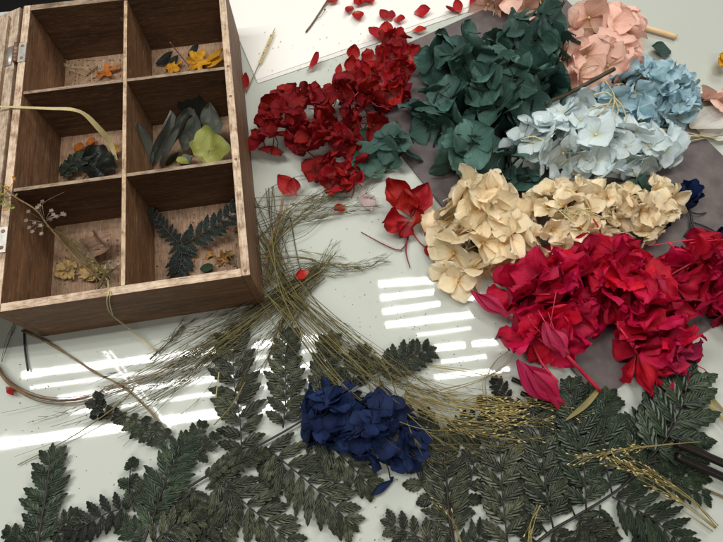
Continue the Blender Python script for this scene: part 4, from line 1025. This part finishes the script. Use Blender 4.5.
mb = MB(); tube(mb, spline([P(108, 286, .008), P(80, 262, .030), P(50, 228, .062), (P(36, 210, .078)), P(14, 196, BH+.003), P(-8, 176, BH+.008)], 30), .0012, .0007, 6); mb.build('stem', M['brtwig'], dsr)
mb = MB(); tube(mb, spline([P(110, 280, .01), P(85, 248, .035), P(66, 236, .05), P(46, 226, .066)], 16), .0007, .0004, 5); mb.build('branch', M['grass'], dsr)
mb = MB(); tube(mb, spline([P(40, 212, .076), P(45, 202, .085), P(64, 192, .09)], 10), .0004, .0002, 4); mb.build('branch', M['brtwig'], dsr)
rg = random.Random(8)
for (x, y) in [(27, 221), (29, 212), (35, 223), (41, 226), (33, 232), (42, 234), (40, 206), (43, 202), (38, 208), (52, 211), (54, 215), (57, 217), (63, 214), (65, 215), (51, 220), (30, 228), (84, 247), (116, 266), (110, 262)]:
    mb = MB(); z = .072+rg.uniform(-.006, .01) if x < 70 else .02; c = P(x, y, z)
    ball(mb, c, .0019, .0019, .0016, 7, 5)
    for k in range(5):
        a = k*1.26; t = c+Vector((math.cos(a)*.003, math.sin(a)*.003, .0015)); petal(mb, frame(c, t, Vector(Z1)), .003, .002, 'oval', .2, .3, .05, nu=2, nv=3)
    mid = P(45, 222, .066) if x < 70 else P(100, 262, .02)
    tube(mb, spline([mid.lerp(c, .15), mid.lerp(c, .6)+Vector((0, 0, .002)), c], 5), .0003, .0003, 3)
    mb.build('bud', M['budtan'], dsr)
ys = thing('yellow_sprig', 'tiny yellow green flower sprig on the left rim and lid', 'dried flower', P(4, 200, BH))
bmat = M['grassg']
for k in range(22):
    mb = MB(); x, y = rg.uniform(-6, 16), rg.uniform(180, 212); c = P(x, y, BH+.006+rg.uniform(0, .006))
    petal(mb, frame(c, c+Vector((rg.uniform(-1, 1), rg.uniform(-1, 1), .3)), Vector(Z1)), .005, .003, 'lance', .2, .3, .05, nu=3, nv=4)
    tube(mb, [P(2, 198, BH+.006), c], .0003, .0003, 3); mb.build('leaflet', M['yellow'] if k % 3 == 0 else M['lime'], ys)
bunch('grass_sprig', 'thin dry stalks with the tiny seeds lying in the near left compartment', 'grass bunch', [([(60, 236, 4), (82, 256, 6), (104, 276, 8), (116, 286, 6)], 8), ([(96, 290, 3), (104, 274, 4), (114, 262, 4)], 5)], 'grass', r=.0005, barbs=5, seed=31, zmax=.02, seeds=.3)
# near right compartment: fern sprigs
f1 = thing('fern_sprig', 'dark blue green fern sprig lying down the near right compartment', 'fern', P(178, 270, FZ), 'fern sprigs in the near right compartment')
pinna(f1, [(151, 211, .030), (164, 228, .018), (180, 244, .012)][::-1], 10, 8, 'fernb', wpx=5)
pinna(f1, [(182, 240, .014), (182, 256, .012), (178, 276, .010)], 17, 6, 'fernb', wpx=6.5)
f2 = thing('fern_sprig', 'dark blue green fern sprig pointing at the right wall of the near right compartment', 'fern', P(180, 245, FZ), 'fern sprigs in the near right compartment')
pinna(f2, [(172, 250, .012), (196, 238, .016), (218, 224, .022), (236, 210, .028)], 17, 9, 'fernb', wpx=7.5, tipf=.7, ang=64)
leafobj('green_leaf', 'small bright green leaf at the front of the near right compartment', 'leaf', [(200, 269, .008, 214, 267, .010, .010, 'oval', .3, Z1)], 'dkleaf')
lobed('orange_leaf', 'small torn yellow orange leaf scrap against the right wall of the near right compartment', 'leaf', (218, 262, .007), (233, 251, .012), 'scrap', 4, .5, .8, .3)
lobed('orange_leaf', 'tiny brown orange leaf scrap on the floor beneath the fern sprigs', 'leaf', (206, 258, .006), (214, 252, .008), 'scrap', 3, .4, .7, .3)

# ------------------------------------------------------------------ crumbs
mb = MB()
for k in range(800):
    reg = rg.choice([(250, 20, 480, 70, zp), (360, 280, 510, 380, .0004), (20, 340, 330, 440, .0004), (150, 200, 236, 266, FZ+.001), (60, 60, 120, 80, FZ+.001), (60, 240, 118, 284, FZ+.001), (150, 200, 236, 266, FZ+.001), (360, 380, 460, 540, .0004), (370, 270, 515, 385, .0004), (260, 180, 430, 340, .0004), (0, 430, 210, 500, .0004)])
    cl = random.Random(int(rg.random()*7)*31+int(reg[0])); cx, cy = cl.uniform(reg[0], reg[2]), cl.uniform(reg[1], reg[3])
    p = P(min(reg[2], max(reg[0], rg.gauss(cx, 26))), min(reg[3], max(reg[1], rg.gauss(cy, 16))), reg[4]); a = rg.random()*6.3; s = rg.uniform(.0003, .0011)*(1.6 if reg[4] > FZ else 1)
    t = p+Vector((math.cos(a), math.sin(a), .3))*s
    ball(mb, p, s*.5, s*1.1, s*.35, 5, 3, M=frame(p, t, Vector(Z1)).to_3x3())
tag(mb.build('plant_crumbs', M['crumb']), 'tiny dry plant crumbs sprinkled on paper, table and box floors', 'crumbs', kind='stuff')

# ------------------------------------------------------------------ light
w = bpy.data.worlds.new("World"); S.world = w; w.use_nodes = True
bg = w.node_tree.nodes['Background']; bg.inputs[0].default_value = (.78, .84, .82, 1); bg.inputs[1].default_value = .03
ZL = 1.5; KL = 1+ZL/CH
SR = 2.75
def strip(x0, y0, x1, y1, tpx, rad=16., zl=ZL):
    """slot of a louvred ceiling lamp, or an added thin stand-in; found from where its mirror image lies on the glass"""
    k = 1+zl/CH
    a, b = P(x0, y0)*k, P(x1, y1)*k; a.z = b.z = zl
    c = (a+b)/2; d = b-a
    wd = (P((x0+x1)/2, (y0+y1)/2-tpx/2)-P((x0+x1)/2, (y0+y1)/2+tpx/2)).length*k
    l = bpy.data.lights.new('lamp_strip', 'AREA'); l.shape = 'RECTANGLE'; l.size = d.length; l.size_y = wd
    l.energy = SR*rad*PI*d.length*wd; l.color = (1, .985, .94); l.spread = PI
    o = bpy.data.objects.new('lamp_strip', l); COL.objects.link(o)
    o.location = c; o.rotation_euler = (0, 0, math.atan2(d.y, d.x))
B_ = 20.
strip(22, 375, 330, 336, 6.5, B_); strip(30, 388, 330, 348, 3.5, 9); strip(58, 399, 330, 363, 6, B_*.8); strip(70, 413, 330, 378, 4, 10); strip(-20, 447, 330, 398, 9, B_)
strip(-20, 332, 60, 328, 4, B_)
strip(379, 284, 433, 280, 6, B_); strip(381, 298, 434, 292, 5, B_); strip(383, 312, 440, 303.5, 5, B_); strip(386, 325, 475, 314, 6, B_)
strip(417, 335, 471, 328, 3, 9); strip(434, 348.5, 465, 345, 6, B_); strip(472, 344, 501, 341, 5.5, B_); strip(441, 362, 509, 353.5, 4, 10); strip(435, 377, 509, 369.5, 5, B_); strip(462, 300, 503, 292, 4, B_)
strip(99, 345, 165, 430, 2.0, 10); strip(104, 343, 170, 428, 1.2, 10)  # added thin lamps, standing in for the bright reflection of a ceiling joint
def area(loc, target, sx, sy, energy, col):
    l = bpy.data.lights.new('ceiling_or_fill_lamp', 'AREA'); l.shape = 'RECTANGLE'; l.size = sx; l.size_y = sy; l.energy = energy; l.color = col
    o = bpy.data.objects.new('ceiling_or_fill_lamp', l); COL.objects.link(o); o.location = loc
    o.rotation_euler = (Vector(target)-Vector(loc)).to_track_quat('-Z', 'Y').to_euler()
area((1.05, 1.75, 1.7), (.05, .3, 0), 1.1, .8, 22, (1, .95, .88))
area((.35, -.85, 1.6), (.15, .25, 0), 1.0, .5, 9, (1, .93, .84))  # front fill added to brighten petals facing the camera; no such lamp seen
S.view_settings.view_transform = 'Standard'; S.view_settings.look = 'None'; S.view_settings.exposure = 0; S.view_settings.gamma = 1
S.cycles.max_bounces = 6; S.cycles.use_denoising = True
